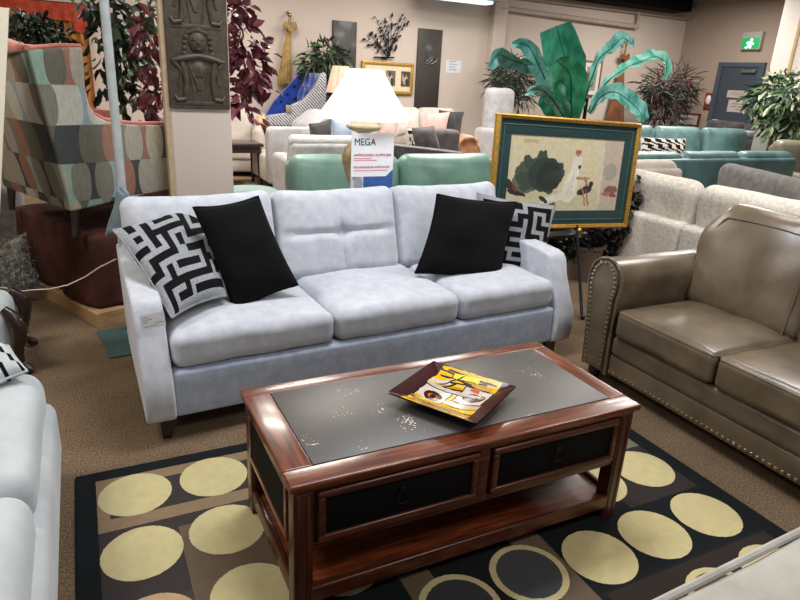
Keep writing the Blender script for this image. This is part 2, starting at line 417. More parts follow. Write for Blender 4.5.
def throw_pillow(name, label, P, mats, thick=.075, group=None, pattern=None, seed=0, n=34):
    """P: four measured corners TL,TR,BR,BL; the pillow is a square cushion fitted to them"""
    TL, TR, BR, BL = P
    c = (TL+TR+BR+BL)/4; ux = ((TR-TL)+(BR-BL)); uy = ((TL-BL)+(TR-BR))
    w = ux.length/4; h = uy.length/4; sx = ux.normalized(); nz = sx.cross(uy).normalized(); sy = nz.cross(sx)
    Mx = Matrix((sx, sy, nz)).transposed().to_4x4()
    t = thing(name, label, 'pillow', c, 0, group); t.rotation_euler = Mx.to_euler()
    m = MB()
    def surf(sg):
        def f(a, b):
            u, v = 2*a-1, 2*b-1
            e = max(0, (1-u**2))*max(0, (1-v**2))
            z = sg*thick*e**.42
            pin = .075
            uu = u*(1-pin*(1-v*v)*abs(u)**2); vv_ = v*(1-pin*(1-u*u)*abs(v)**2)
            q = (BL*(1-uu)*(1-vv_)+BR*(1+uu)*(1-vv_)+TL*(1-uu)*(1+vv_)+TR*(1+uu)*(1+vv_))/4-c
            x, y, zo = q.dot(sx), q.dot(sy), q.dot(nz); z += zo
            z += wr((x*1.3+seed, y*1.3, sg), .018, 5)*(e**.5)
            return (x, y, z)
        return f
    mi = 0
    if pattern:
        N = len(pattern); mi = []
        for j in range(n):
            for i in range(n):
                mi.append(0 if pattern[min(N-1, j*N//n)][min(N-1, i*N//n)] else 1)
    m.grid(surf(1), n, n, mi); m.grid(surf(-1), n, n, mi if pattern else 0)
    m.build('cover', mats, t)
    ed = []
    k = 16
    for (a0, b0), (a1, b1) in (((0,0),(1,0)),((1,0),(1,1)),((1,1),(0,1)),((0,1),(0,0))):
        for q in range(k): ed.append(surf(1)(a0+(a1-a0)*q/k, b0+(b1-b0)*q/k))
    MB().tube(ed+[ed[0]], .005, 6, cap=False).build('seam', mats[1] if isinstance(mats, list) else mats, t)
    return t
def lean(px, y0, k=.45, z0=.48):
    n = Vector((0, 1, -k)).normalized(); p = Vector((0, y0, z0))
    return [hit(x, y, p, n) for x, y in px]
A = at(172, 318, 2, .53); B = at(226, 296, 2, .54); C_ = at(113, 230, 1, 1.66)
nn = (B-A).cross(C_-A).normalized()
throw_pillow('throw_pillow', 'black and grey maze patterned pillow leaning in the left corner of the silver sofa', [C_, hit(203, 203, A, nn), B, A], [M_pblack, M_chenille], .07, None, maze(8, 5), 1, 52)
throw_pillow('throw_pillow', 'plain black pillow overlapping the patterned pillow at the left of the silver sofa', lean([(193, 207), (258, 196), (298, 285), (235, 314)], 1.42, .5), M_black, .08, None, None, 4)
throw_pillow('throw_pillow', 'black and grey maze patterned pillow half hidden at the right of the silver sofa', lean([(477, 193), (556, 206), (543, 276), (470, 268)], 1.66, .35), [M_pblack, M_chenille], .055, None, maze(8, 11), 7, 52)
throw_pillow('throw_pillow', 'plain black pillow in front of the patterned pillow at the right of the silver sofa', lean([(437, 194), (517, 202), (500, 283), (415, 273)], 1.52, .42), M_black, .07, None, None, 9)
# folded cloth over the sofa's back corner
m = MB()
q4 = [at(x, y, 1, yy) for x, y, yy in ((118, 189, 2.0), (124, 196, 1.90), (126, 230, 1.88), (109, 236, 2.0))]
for off in (0, .018):
    m.grid(lambda a, b: (q4[0]*(1-a)+q4[1]*a)*(1-b)+(q4[3]*(1-a)+q4[2]*a)*b+Vector((off+.008*math.sin(b*5+a*2), off+.01*math.sin(a*5), off*.5)), 8, 10)
o = m.build('folded_cloth', M_swatch); o.modifiers.new('s', 'SOLIDIFY').thickness = .014
tag(o, 'slate blue folded cloth hanging over the back left corner of the silver sofa', 'cloth')
# price tag on the left arm
pt = thing('price_tag', 'white paper price tag on the front of the silver sofa left arm', 'tag', (0, 0, 0))
c = [at(x, y, 1, 1.175) for x, y in ((138.5, 314.5), (163, 309), (165.5, 323.5), (141.5, 329.5))]
def tagpt(a, b, off=0): return (c[0]*(1-a)+c[1]*a)*(1-b)+(c[3]*(1-a)+c[2]*a)*b+Vector((0, -.022-off, 0))
MB().grid(lambda a, b: tagpt(a, b), 4, 3).build('paper', plain('tag_paper', S(250, 251, 255), .6, var=.01), pt)
m = MB()
for j, (a0, a1) in enumerate(((.1, .35), (.1, .5), (.1, .3), (.55, .9), (.1, .7))):
    b = .18+.15*j; m.add([tagpt(a0, b, .001), tagpt(a1, b, .001), tagpt(a1, b+.035, .001), tagpt(a0, b+.035, .001)], [(0, 1, 2, 3)])
m.build('printed_lines', plain('ink', S(120, 128, 142), .7), pt)
# cable
a = at(112, 262, 1, 2.12); pts = [a+(at(x, y, 1, 2.3)-a) if False else at(x, y, 1, yy) for x, y, yy in ((116, 259, 2.10), (100, 267, 2.2), (85, 277, 2.3), (68, 285, 2.35), (50, 289, 2.4), (32, 290, 2.45), (16, 292, 2.5), (6, 288, 2.5), (-10, 286, 2.5), (-60, 300, 2.5))]
tag(MB().tube(pts, .0035, 6).build('power_cord', plain('cord', S(220, 208, 186), .5)), 'thin cream cord strung from behind the silver sofa past the brown draped platform', 'cord')

# ------------------------------------------------------------------ coffee table
def coffee_table():
    W, D, H = 1.27, .596, .4856
    t = thing('coffee_table', 'cherry wood coffee table with dark inlay top, two drawers and low shelf', 'table', (0, 0, .012))
    H -= .012
    m = MB()
    # top: four boards round the inlay with a moulded edge
    iy0, iy1, ix0, ix1 = .082, .535, .092, 1.195
    top = MB()
    for lo, hi in (((0, 0), (W, iy0)), ((0, iy1), (W, D))):
        top.rbox((lo[0], lo[1], H-.022), (hi[0], hi[1], H), .006, 2)
    top.rbox((.012, .012, H-.04), (W-.012, D-.012, H-.02), .008, 2)
    tp = top.build('tabletop', M_wood, t)
    MB().rbox((0, iy0-.001, H-.022), (ix0, iy1+.001, H), .005, 2).build('tabletop_end', M_wood_y, t)
    MB().rbox((ix1, iy0-.001, H-.022), (W, iy1+.001, H), .005, 2).build('tabletop_end', M_wood_y, t)
    mm, nt, b = newmat('inlay_leather')
    f = tex_noise(nt, 120, 2, .5); g = tex_noise(nt, 8, 2)
    mul = nt.nodes.new('ShaderNodeMath'); mul.operation = 'MULTIPLY'; nt.links.new(f, mul.inputs[0]); nt.links.new(g, mul.inputs[1])
    nt.links.new(ramp(nt, mul.outputs[0], [(.0, S(68, 64, 61)), (.425, S(80, 75, 71)), (.433, S(226, 210, 186))]), b.inputs['Base Color'])
    b.inputs['Roughness'].default_value = .42
    MB().rbox((ix0, iy0, H-.02), (ix1, iy1, H+.001), .002, 1).build('inlay', mm, t)
    LW = .058
    for x in (.014, W-.014-LW):
        for y in (.014, D-.014-LW):
            l = MB().rbox((x, y, 0), (x+LW, y+LW, H-.038), .007, 2)
            for k in (-1, 1): l.rbox((x+LW/2+k*.014-.006, y-.003, .02), (x+LW/2+k*.014+.006, y+LW+.003, H-.05), .003, 1)
            l.build('leg', M_wood_z, t)
    z0, z1 = .238, H-.036
    ap = MB()
    ap.box((.07, .03, z0+.01), (W-.07, .045, z1)); ap.rbox((.07, .02, z0-.005), (W-.07, .05, z0+.022), .004, 1)
    ap.box((.07, D-.045, z0), (W-.07, D-.03, z1)); ap.rbox((W/2-.02, .018, z0), (W/2+.02, .05, z1), .004, 1); ap.rbox((.07, .03, z1-.012), (W-.07, .05, z1+.004), .003, 1)
    ap.box((.03, .07, z0), (.045, D-.07, z1)); ap.box((W-.045, .07, z0), (W-.03, D-.07, z1))
    ap.build('apron', M_wood_f, t)
    for x in (.018, W-.018):
        s = 1 if x > 1 else -1
        sf = MB()
        def fr(m, y0, y1, a0, a1, w, d):
            for (ya, yb, za, zb) in ((y0, y1, a0, a0+w), (y0, y1, a1-w, a1), (y0+.0005, y0+w, a0+w-.003, a1-w+.003), (y1-w, y1-.0005, a0+w-.003, a1-w+.003)):
                m.rbox((x-d, ya, za), (x+d, yb, zb), .004, 1)
        fr(sf, .075, D-.075, z0, z1, .022, .009); e = sf.build('side_panel', M_wood_y, t)
        MB().box((x-.004, .09, z0+.015), (x+.004, D-.09, z1-.015)).build('inset', M_dark, e, smooth=False)
    for x0, x1 in ((.082, W/2-.026), (W/2+.026, W-.082)):
        d = MB(); a0, a1, w = z0+.022, z1-.006, .024
        for (xa, xb, za, zb) in ((x0, x1, a0, a0+w), (x0, x1, a1-w, a1), (x0+.0005, x0+w, a0+w-.003, a1-w+.003), (x1-w, x1-.0005, a0+w-.003, a1-w+.003)):
            d.rbox((xa, .006, za), (xb, .032, zb), .006, 2)
        dr = d.build('drawer', M_wood_f, t)
        MB().rbox((x0+w-.004, .016, a0+w-.004), (x1-w+.004, .03, a1-w+.004), .002, 1).build('drawer_panel', M_dark, dr)
        h = MB(); cx, cz = (x0+x1)/2, (a0+a1)/2+.006
        h.rbox((cx-.011, .008, cz+.008), (cx+.011, .017, cz+.028), .003, 1)
        h.tube([(cx-.014, .006, cz+.012), (cx-.017, .002, cz-.006), (cx-.016, .003, cz-.022), (cx+.016, .003, cz-.022), (cx+.017, .002, cz-.006), (cx+.014, .006, cz+.012)], .0036, 6)
        h.build('handle', M_iron, dr)
    sh = MB(); sh.rbox((.03, .03, .058), (W-.03, D-.03, .085), .004, 1); sh.build('shelf', M_wood, t)
    rl = MB(); rl.rbox((.06, .014, .045), (W-.06, .034, .10), .006, 2); rl.rbox((.06, D-.034, .045), (W-.06, D-.014, .10), .006, 2)
    rl.rbox((.018, .06, .045), (.036, D-.06, .10), .005, 2); rl.rbox((W-.036, .06, .045), (W-.018, D-.06, .10), .005, 2)
    rl.build('shelf_rail', M_wood_f, t)
coffee_table()

def tray():
    zt = .532
    P = [at(x, y, 2, zt) for x, y in ((391, 391), (430, 361), (512, 383), (481, 427))]
    c = (P[0]+P[1]+P[2]+P[3])/4; ux = (P[2]-P[1])+(P[3]-P[0]); ux.z = 0
    w = ux.length/4; h = ((P[1]-P[0]).length+(P[2]-P[3]).length)/4
    rz = math.atan2(ux.y, ux.x)
    Yl, Or, Wh, Bk, Mr = S(228, 180, 6), S(196, 136, 8), S(206, 194, 182), S(14, 8, 6), S(58, 10, 14)
    hx, hy = w, h
    sh = [('rect', 0, 0, hx*.70, hy*.98, 0, Yl)]
    rr = lambda x, y, a, b, r, c: sh.append(('rect', x*hx, y*hy, a*hx, b*hy, r, c))
    ee = lambda x, y, a, b, r, c: sh.append(('ell', x*hx, y*hy, a*hx, b*hy, r, c))
    for x, y, a, b, r, k_ in ((-.3, .35, .3, .12, .6, Or), (.1, .72, .5, .06, -.05, Or), (.3, -.72, .4, .07, .1, Or), (-.3, -.7, .3, .08, -.1, Or), (.1, .55, .4, .05, .1, S(226, 190, 60))): rr(x, y, a, b, r, k_)
    for x, y, a, r in ((-.3, .8, .5, -.12), (.25, .6, .5, -.2), (-.4, .3, .35, .8), (-.35, -.6, .4, -.12), (.35, -.55, .35, -.1), (-.2, -.7, .5, .1), (.4, -.8, .3, .2), (-.55, .1, .15, .2), (.0, .4, .5, .25), (-.1, .72, .55, .12), (.05, .86, .6, -.05), (-.25, .55, .4, .25), (.2, -.62, .45, .1), (0, -.8, .6, .05), (.2, -.92, .5, -.05)): rr(x, y, a, .025, r, Bk)
    rr(-.05, .8, .3, .08, .08, S(244, 214, 60))
    rr(-.38, -.16, .32, .36, .0, Bk); rr(-.38, -.16, .29, .32, .0, Wh); rr(-.38, -.45, .28, .05, 0, S(210, 170, 40)); ee(-.36, -.2, .2, .2, 0, S(50, 20, 12)); ee(-.36, -.2, .11, .1, 0, S(196, 96, 30)); ee(-.36, -.2, .05, .1, 0, Bk)
    rr(.36, .22, .34, .40, 0, Bk); rr(.36, .22, .31, .36, 0, Wh); ee(.38, .24, .24, .2, 0, S(70, 34, 20)); ee(.38, .3, .2, .1, 0, S(168, 128, 96)); ee(.38, .24, .1, .05, 0, Bk)
    rr(.36, -.22, .34, .12, .05, S(196, 176, 140)); rr(.36, -.1, .34, .02, .0, Bk); rr(.36, -.34, .34, .02, .05, Bk); rr(-.1, .27, .6, .07, .1, S(190, 182, 170)); rr(-.1, .2, .6, .02, .1, Bk)
    rr(-.5, .45, .2, .08, .5, Wh); rr(-.3, .6, .3, .02, .9, Bk); rr(.28, .52, .1, .05, 0, S(204, 80, 40))
    mt = painter('painted_glass', Mr, sh, .22, .016, 30, (60, .6), coat=.0)
    mt.node_tree.nodes['Principled BSDF'].inputs['Specular IOR Level'].default_value = .3
    t = thing('glass_tray', 'square yellow and maroon painted glass dish on the coffee table', 'dish', (c.x, c.y, .4876), rz)
    def top(off):
        def f(a, b):
            u, v = 2*a-1, 2*b-1; r = max(abs(u), abs(v))
            return (hx*u, hy*v, .007+off+.036*max(0, (r-.25)/.75)**1.4)
        return f
    m = MB(); m.grid(top(.0), 24, 24); m.build('dish', mt, t)
    m = MB(); m.grid(top(-.005), 16, 16); m.lathe([(.05, 0), (.05, .004)], 20)
    m.build('underside', plain('dark_glass', S(24, 12, 14), .15), t)
tray()

# ------------------------------------------------------------------ leather sofa
def leather_sofa():
    t = thing('sofa', 'taupe leather sofa with rolled arm and nailhead trim, right of the coffee table', 'sofa', (1.985, 1.08, 0), -PI/2)
    W = 2.24; AW = .225
    for k, x0 in ((0, 0.0), (1, W-AW)):
        # rolled arm: outline seen from the front
        sg = 1 if k == 0 else -1
        X = lambda x: x if k == 0 else W-x
        out = [(.035, .07), (.02, .3), (.0, .46), (-.012, .54)]
        for q in range(9):
            a = PI*1.08-q*PI*1.16/8; out.append((.105+.118*math.cos(a), .575+.118*math.sin(a)))
        out += [(.205, .50), (.20, .3), (.205, .07)]
        ol = [(X(x), z) for x, z in out]
        if k == 0: ol = ol[::-1]
        arm = MB().prism(ol, .02, .88, 'xz').build('arm', M_leather, t, bevel=.012)
        inner = []
        cx, cz = .105, .42
        front = [(X(cx+(x-cx)*.78), cz+(z-cz)*.95) for x, z in out]
        if k == 0: front = front[::-1]
        MB().prism(front, .003, .03, 'xz').build('arm_front', M_leather, arm, bevel=.006)
        welt = MB().tube([(X(x), .018, z) for x, z in out], .009, 6).build('piping', M_leather, arm)
        nl = MB(); pts = [Vector((X(cx+(x-cx)*.70), .0, cz+(z-cz)*.93)) for x, z in out]
        for i in range(len(pts)-1):
            d = (pts[i+1]-pts[i]).length; n = max(1, round(d/.027))
            for q in range(n): nl.ball(tuple(pts[i].lerp(pts[i+1], q/n)), .0105, 8, (1, .6, 1))
        nl.build('nailhead_trim', M_nail, arm)
    b = MB(); b.rbox((AW-.02, .03, .075), (W-AW+.02, .86, .19), .012, 2, 3); b.rbox((AW-.02, .022, .185), (W-AW+.02, .86, .30), .03, 2, 3)
    bo = b.build('base', M_leather, t)
    nl = MB(); n = int((W-2*AW+.1)/.028)
    for i in range(n): nl.ball((AW-.03+i*.028, .028, .095), .0105, 8, (1, .6, 1))
    nl.build('nailhead_trim', M_nail, bo)
    xs = [AW, AW+.60, AW+1.20, W-AW]
    for i in range(3):
        x0, x1 = xs[i]+.003, xs[i+1]-.003
        s = soft(t, 'seat_cushion', (x0, .0, .30), (x1, .66, .455), M_leather, .035, 8, .03, .005, i*2.7+20)
        zt = .452
        piping(s, [(x0+.02, .008, zt-.012), (x1-.02, .008, zt-.012), (x1-.004, .03, zt-.01), (x1-.004, .6, zt-.008), (x0+.004, .6, zt-.008), (x0+.004, .03, zt-.01)], .006, M_leather)
        x0b, x1b = (x0-(.075 if i == 0 else 0), x1) ; hw = (x1b-x0b)/2
        Mx = Matrix.Translation(((x0b+x1b)/2, .545, .43)) @ Matrix.Rotation(math.radians(-17), 4, 'X') @ Matrix.Translation((0, .06, .285))
        def fn2(x, y, z, u, v, w):
            # tapered crown with cut corners
            if w > .42: x *= 1-.17*((w-.42)/.58)**1.15
            x *= 1+.06*(1-min(1, w*w*1.5))
            x += .02*math.sin(w*5)*u*abs(u)
            return x, y, z
        bc = soft(t, 'back_cushion', (-hw, -.10, -.30), (hw, .10, .30), M_leather, .07, 10, .06, .010, i*3.3+31, fn2, Mx, top=False)
        pts = []
        for (x, z) in ((-.93, -.9), (-.90, -.2), (-.86, .3), (-.72, .62), (-.66, .68), (-.3, .70), (.3, .70), (.66, .68), (.72, .62), (.86, .3), (.90, -.2), (.93, -.9)):
            pts.append(Mx @ Vector((x*hw*.93, -.101-.06*(1-(x*.93)**2)*(1-z*z), z*.30)))
        piping(bc, pts, .006, M_leather, False)
    MB().rbox((.06, .78, .1), (W-.06, .98, .80), .06, 3, 3).build('back_frame', M_leather, t)
    for x, y in ((.09, .06), (W-.09, .06), (.09, .9), (W-.09, .9)):
        MB().lathe([(.024, 0), (.034, .03), (.036, .08)], 14, (x, y, 0)).build('foot', M_darkleg, t)
leather_sofa()

# ------------------------------------------------------------------ white sofa, left foreground
def white_sofa():
    t = thing('sofa', 'white velvet sofa cut off by the left edge, with low seat cushions', 'sofa', (-.585, -1.0, 0), PI/2)
    W = 2.05
    MB().rbox((0, .0, .10), (W, .95, .34), .05, 3, 4).build('base', M_white, t)
    for x0, x1 in ((0.005, .55), (.555, 1.30), (1.306, W-.01)):
        soft(t, 'seat_cushion', (x0, .025, .30), (x1, .8, .475), M_white, .07, 9, .02, .006, x0*5+2, n=4)
    MB().rbox((0, .82, .25), (W-.02, 1.02, .80), .07, 3, 3).build('back_frame', M_white, t)
    for x in (.08, W-.08):
        for y in (.08, .9): MB().lathe([(.018, 0), (.028, .11)], 12, (x, y, 0)).build('leg', M_darkleg, t)
white_sofa()
# pillow lying on the white sofa's far end
P = [at(x, y, 2, z) for x, y, z in ((-34, 338, .57), (8, 346, .57), (27, 371, .515), (-10, 388, .50))]
throw_pillow('throw_pillow', 'white pillow with bold black stripes at the far end of the left white sofa', P, [M_pblack, M_white], .05, None, [[1 if (i+j//2) % 4 == 0 else 0 for i in range(9)] for j in range(9)], 3, 27)
def footstool():
    t = thing('footstool', 'white upholstered footstool with dark carved curved legs at the left edge', 'stool', (-1.13, 2.22, 0), 0)
    soft(t, 'cushion', (-.32, -.19, .11), (.32, .19, .36), M_white, .07, 6, .02)
    for sx in (-1, 1):
        for sy in (-1, 1):
            o_ = Vector((sx*.9, sy*.35, 0)).normalized(); b = Vector((sx*.31, sy*.155, 0))
            Z = lambda z, k: b+o_*k+Vector((0, 0, z))
            l = MB().tube([Z(.35, -.01), Z(.31, .03), Z(.25, .055), Z(.18, .045), Z(.11, .03), Z(.06, .035), Z(.03, .065), Z(.02, .09)], [.022, .032, .036, .03, .022, .02, .024, .014], 10).build('leg', M_darkleg, t)
            nl = MB()
            for z, k in ((.30, .065), (.22, .088), (.15, .066), (.07, .056)): nl.ball(tuple(Z(z, k)+Vector((0, -.012, 0))), .007, 8)
            nl.build('nailhead_trim', M_nail, l)
footstool()
# grey upholstered ottoman, bottom right foreground
def ottoman():
    t = thing('ottoman', 'pale grey upholstered ottoman with piped edge cut off at the bottom right', 'ottoman', (.36, -.735, 0), math.radians(2.5))
    m = fabric('putty_fabric', S(150, 147, 138), S(176, 172, 163), 5, 200, .2)
    soft(t, 'cushion', (0, -.58, .20), (1.3, 0, .565), m, .03, 8, .0, .004, 3)
    pts = [(-.002, -.5, .555), (-.002, -.06, .555), (.008, -.02, .556), (.03, .0, .557), (.08, .004, .558), (.6, .004, .56), (1.28, .004, .558)]
    MB().tube(pts, .0095, 8).build('piping', m, t)
    for x in (.1, 1.2):
        for y in (-.48, -.1): MB().lathe([(.02, 0), (.03, .21)], 12, (x, y, 0)).build('leg', M_darkleg, t)
ottoman()

# ------------------------------------------------------------------ helpers for the showroom behind
def PX(pts, y): return [(p.x, p.z) for p in (at(a, b, 1, y) for a, b in pts)]
def text(s, size, mt, parent, Mx, align='LEFT', name='lettering', ext=.0006):
    cu = bpy.data.curves.new('t', 'FONT'); cu.body = s; cu.size = size; cu.align_x = align; cu.extrude = ext
    ob = bpy.data.objects.new('t', cu); COL.objects.link(ob)
    dg = bpy.context.evaluated_depsgraph_get(); me = bpy.data.meshes.new_from_object(ob.evaluated_get(dg))
    COL.objects.unlink(ob); bpy.data.objects.remove(ob)
    me.materials.clear(); me.materials.append(mt); me.transform(Mx)
    o = bpy.data.objects.new(name, me); COL.objects.link(o); o.parent = parent; return o
def leaf(m, p, d, L, W, mi, rnd, curl=.25):
    d = d.normalized(); s = d.cross(Vector((rnd.uniform(-1, 1), rnd.uniform(-1, 1), rnd.uniform(-.2, 1)))).normalized(); n = s.cross(d).normalized()
    f = .18*W
    vs = [p, p+d*L*.35+s*W*.42+n*f, p+d*L*.72+s*W*.36+n*f-n*L*curl*.3, p+d*L-n*L*curl, p+d*L*.72-s*W*.36+n*f-n*L*curl*.3, p+d*L*.35-s*W*.42+n*f, p+d*L*.4, p+d*L*.72-n*L*curl*.3]
    m.add(vs, [(0, 6, 1), (6, 7, 2, 1), (7, 3, 2), (0, 5, 6), (5, 4, 7, 6), (4, 3, 7)], mi)
def foliage(parent, blobs, n, L, W, mats, seed, droop=.5, name='foliage', out=1.0):
    rnd = random.Random(seed); m = MB()
    tot = sum(b[1][0]*b[1][1]*b[1][2] for b in blobs)
    for c, r in blobs:
        k = int(n*r[0]*r[1]*r[2]/tot); c = Vector(c)
        for _ in range(k):
            v = Vector((rnd.gauss(0, 1), rnd.gauss(0, 1), rnd.gauss(0, 1))).normalized(); q = rnd.random()**.45
            p = c+Vector((v.x*r[0], v.y*r[1], v.z*r[2]))*q
            d = v*out+Vector((rnd.uniform(-.6, .6), rnd.uniform(-.6, .6), rnd.uniform(-.6, .6)-droop))
            s = rnd.uniform(.7, 1.25); leaf(m, p, d, L*s, W*s, rnd.randrange(len(mats)), rnd)
    return m.build(name, mats, parent, smooth=False, fix=False)
def pot(parent, r=.16, h=.3, mt=None, c=(0, 0, 0)):
    return MB().lathe([(r*.72, 0), (r*.95, h*.9), (r*1.05, h*.92), (r*1.05, h), (r*.9, h), (r*.85, h*.88), (0, h*.88)], 24, c).build('pot', mt or M_pot, parent)
def trunk(parent, pts, r): return MB().tube(pts, r, 8).build('trunk', M_trunk, parent)
def lm(name, c, rough=.5): return plain(name, c, rough, var=.25, scale=12)
G1, G2, G3 = lm('leaf_deep', S(30, 48, 34)), lm('leaf_mid', S(52, 78, 50)), lm('leaf_light', S(92, 118, 80))
B1, B2 = lm('leaf_burgundy', S(92, 34, 46), .4), lm('leaf_plum', S(140, 70, 80), .4)
D1, D2 = lm('leaf_black_green', S(30, 34, 30)), lm('leaf_dusky', S(60, 58, 50))
V1, V2 = lm('leaf_variegated', S(150, 168, 128)), lm('leaf_cream', S(196, 200, 170))
def couch(name, label, cat, c, rz, W, D, H, n, mt, seat=.42, armh=.58, armw=.18, group=None, roll=.07, backt=.22, mt2=None, legs=True, arms=True, puff=.03, lean_=-10, leg_h=.08, bframe=None, split=1):
    t = thing(name, label, cat, (c[0], c[1], 0), rz, group); z0 = leg_h
    MB().rbox((-W/2+.01, -D/2+.03, z0), (W/2-.01, D/2, .26), .03, 2, 2).build('base', mt, t)
    aw = armw if arms else 0
    if arms:
        for s in (-1, 1):
            x0, x1 = sorted((s*W/2, s*(W/2-armw)))
            soft(t, 'arm', (x0, -D/2, z0+.02), (x1, D/2-.04, armh), mt, roll, 4, .01, .004, s+c[0])
    for k in range(split): MB().rbox((-W/2+W/split*k+.002, D/2-.16, .2), (-W/2+W/split*(k+1)-.002, D/2, bframe or H-.07), .05, 3, 2).build('back_frame', mt, t)
    w = (W-2*aw)/n; wb = (W if armh < H-.25 and aw < .2 else W-2*aw)/n
    for i in range(n):
        x0 = -W/2+aw+i*w
        soft(t, 'seat_cushion', (x0+.004, -D/2+.0, .25), (x0+w-.004, D/2-backt, seat), mt, .05, 5, .02, .004, i+c[0])
        xb = -wb*n/2+i*wb+wb/2
        Mx = Matrix.Translation((xb, D/2-backt-.02, seat-.02)) @ Matrix.Rotation(math.radians(lean_), 4, 'X')
        h = H-seat+.03
        soft(t, 'back_cushion', (-wb/2+.004, -.07, 0), (wb/2-.004, .14, h), mt2 or mt, roll+.01, 7, puff, .006, i*2+c[1], None, Mx, top=False)
    if legs:
        for x in (-W/2+.08, W/2-.08):
            for y in (-D/2+.08, D/2-.08): MB().lathe([(.018, 0), (.028, z0+.01)], 10, (x, y, 0)).build('leg', M_darkleg, t)
    return t
def bg_pillow(label, P, mats, thick=.09, pattern=None, seed=0, name='throw_pillow', group=None):
    return throw_pillow(name, label, P, mats, thick, group, pattern, seed, 18 if not pattern else 24)
def facing(pts, y, tilt=.25):
    z0 = min(at(a, b, 1, y).z for a, b in pts)
    n = Vector((0, 1, -tilt)).normalized()
    return [hit(a, b, Vector((0, y, z0)), n) for a, b in pts]

# ------------------------------------------------------------------ easel with the framed picture
def picture():
    c = at(566, 174.5, 1, 2.30); w, h = 1.33, .80
    t = thing('framed_picture', 'large gilt framed painting with dark green mat standing on the black easel', 'picture', c)
    t.rotation_euler = (math.radians(-4), math.radians(2.2), math.radians(0))
    fr = MB()
    def ring(m, x, z, wd, y0, y1, r=.008):
        m.rbox((-x, y0, z-wd), (x, y1, z), r, 2); m.rbox((-x, y0, -z), (x, y1, -z+wd), r, 2)
        m.rbox((-x+.0004, y0+.0004, -z+wd*.7), (-x+wd, y1, z-wd*.7), r, 2); m.rbox((x-wd, y0+.0004, -z+wd*.7), (x-.0004, y1, z-wd*.7), r, 2)
    ring(fr, w/2, h/2, .034, -.03, .02, .01); ring(fr, w/2-.006, h/2-.006, .014, -.038, .0, .006)
    fr.build('frame', M_gold, t)
    x1, z1 = w/2-.03, h/2-.03
    gm = MB(); ring(gm, x1, z1, .105, -.012, .01, .003); gm.build('mat_board', plain('green_mat', S(26, 58, 58), .6), t)
    fl = MB(); ring(fl, x1-.035, z1-.035, .008, -.016, .0, .003); fl.build('inner_moulding', plain('green_moulding', S(66, 96, 92), .4), t)
    x2, z2 = x1-.10, z1-.10
    a = []
    rr = lambda k, x, z, hx, hz, rot, col: a.append((k, x*x2, z*z2, hx*x2, hz*z2, rot, col))
    rr('rect', 0, -.72, 1, .3, 0, S(208, 198, 162)); rr('rect', .83, .0, .20, 1, .02, S(196, 180, 160)); rr('rect', .62, .1, .03, .9, .03, S(214, 206, 184))
    rr('ell', -.62, -.12, .32, .36, .4, S(104, 106, 82)); rr('ell', -.5, .0, .38, .42, 0, S(78, 88, 66))
    rnd = random.Random(3)
    for k in range(9):
        an = rnd.uniform(0, 6.28); rr('ell', -.45+.30*math.cos(an), 0+.38*math.sin(an), .12, .14, an, S(60, 74, 56))
    rr('ell', -.36, -.02, .30, .46, 0, S(44, 56, 46)); rr('ell', -.30, -.05, .21, .38, 0, S(28, 40, 34))
    rr('ell', -.88, -.42, .12, .1, -.5, S(110, 66, 48)); rr('ell', -.82, -.52, .16, .06, -.2, S(40, 32, 30)); rr('ell', -.95, -.3, .05, .16, .5, S(60, 40, 34))
    rr('ell', -.12, -.62, .3, .1, .2, S(232, 226, 206)); rr('ell', .08, -.38, .12, .40, -.2, S(232, 228, 210)); rr('ell', .13, -.05, .085, .34, -.08, S(236, 232, 216)); rr('ell', .15, .24, .07, .14, 0, S(236, 232, 218)); rr('ell', .02, -.56, .2, .12, .15, S(228, 222, 202)); rr('rect', .12, -.2, .008, .34, -.06, S(206, 200, 180)); rr('rect', .06, -.42, .008, .24, -.2, S(204, 198, 178))
    rr('ell', .17, .38, .085, .14, 0, S(226, 222, 208)); rr('ell', .17, .56, .045, .08, 0, S(196, 150, 120)); rr('ell', .175, .61, .05, .06, 0, S(176, 92, 54)); rr('ell', .28, .18, .1, .03, -.3, S(226, 218, 200)); rr('ell', .22, .2, .03, .05, 0, S(50, 44, 40))
    rr('rect', .3, -.1, .12, .04, 0, S(176, 140, 104)); rr('rect', .38, -.24, .02, .2, .4, S(160, 120, 90)); rr('ell', .36, -.42, .14, .11, .3, S(38, 40, 48)); rr('ell', .46, -.27, .04, .1, -.2, S(34, 36, 44)); rr('rect', .42, -.62, .012, .25, .35, S(176, 90, 84)); rr('rect', .36, -.62, .012, .25, .35, S(190, 120, 104))
    rr('ell', .8, .1, .13, .24, .4, S(168, 160, 148)); rr('ell', .85, -.4, .13, .12, 0, S(140, 92, 84)); rr('ell', .78, -.52, .1, .06, 0, S(178, 110, 100)); rr('ell', .9, -.56, .07, .05, 0, S(150, 70, 66)); rr('ell', -.2, -.82, .06, .05, .3, S(90, 80, 66)); rr('ell', -.36, -.68, .09, .06, -.4, S(44, 40, 38)); rr('rect', -.66, .84, .12, .05, 0, S(196, 176, 130))
    m = painter('painted_scene', S(218, 206, 168), a, .3, .035, 45, (30, .7), coat=.4, plane='xz')
    MB().box((-x2, -.006, -z2), (x2, .006, z2)).build('painting', m, t, smooth=False)
    e = thing('easel', 'thin black metal easel holding the gilt framed painting', 'easel', (0, 0, 0))
    k = at(579, 229, 1, 2.22); foot = at(582, 318, 2, .012); foot = Vector((foot.x, foot.y, .012))
    MB().tube([k+Vector((0, .03, .02)), foot], .011, 8).build('leg', M_iron, e)
    MB().tube([Vector((k.x-.55, 2.36, .55)), Vector((k.x-.62, 2.0, .012))], .011, 8).build('leg', M_iron, e)
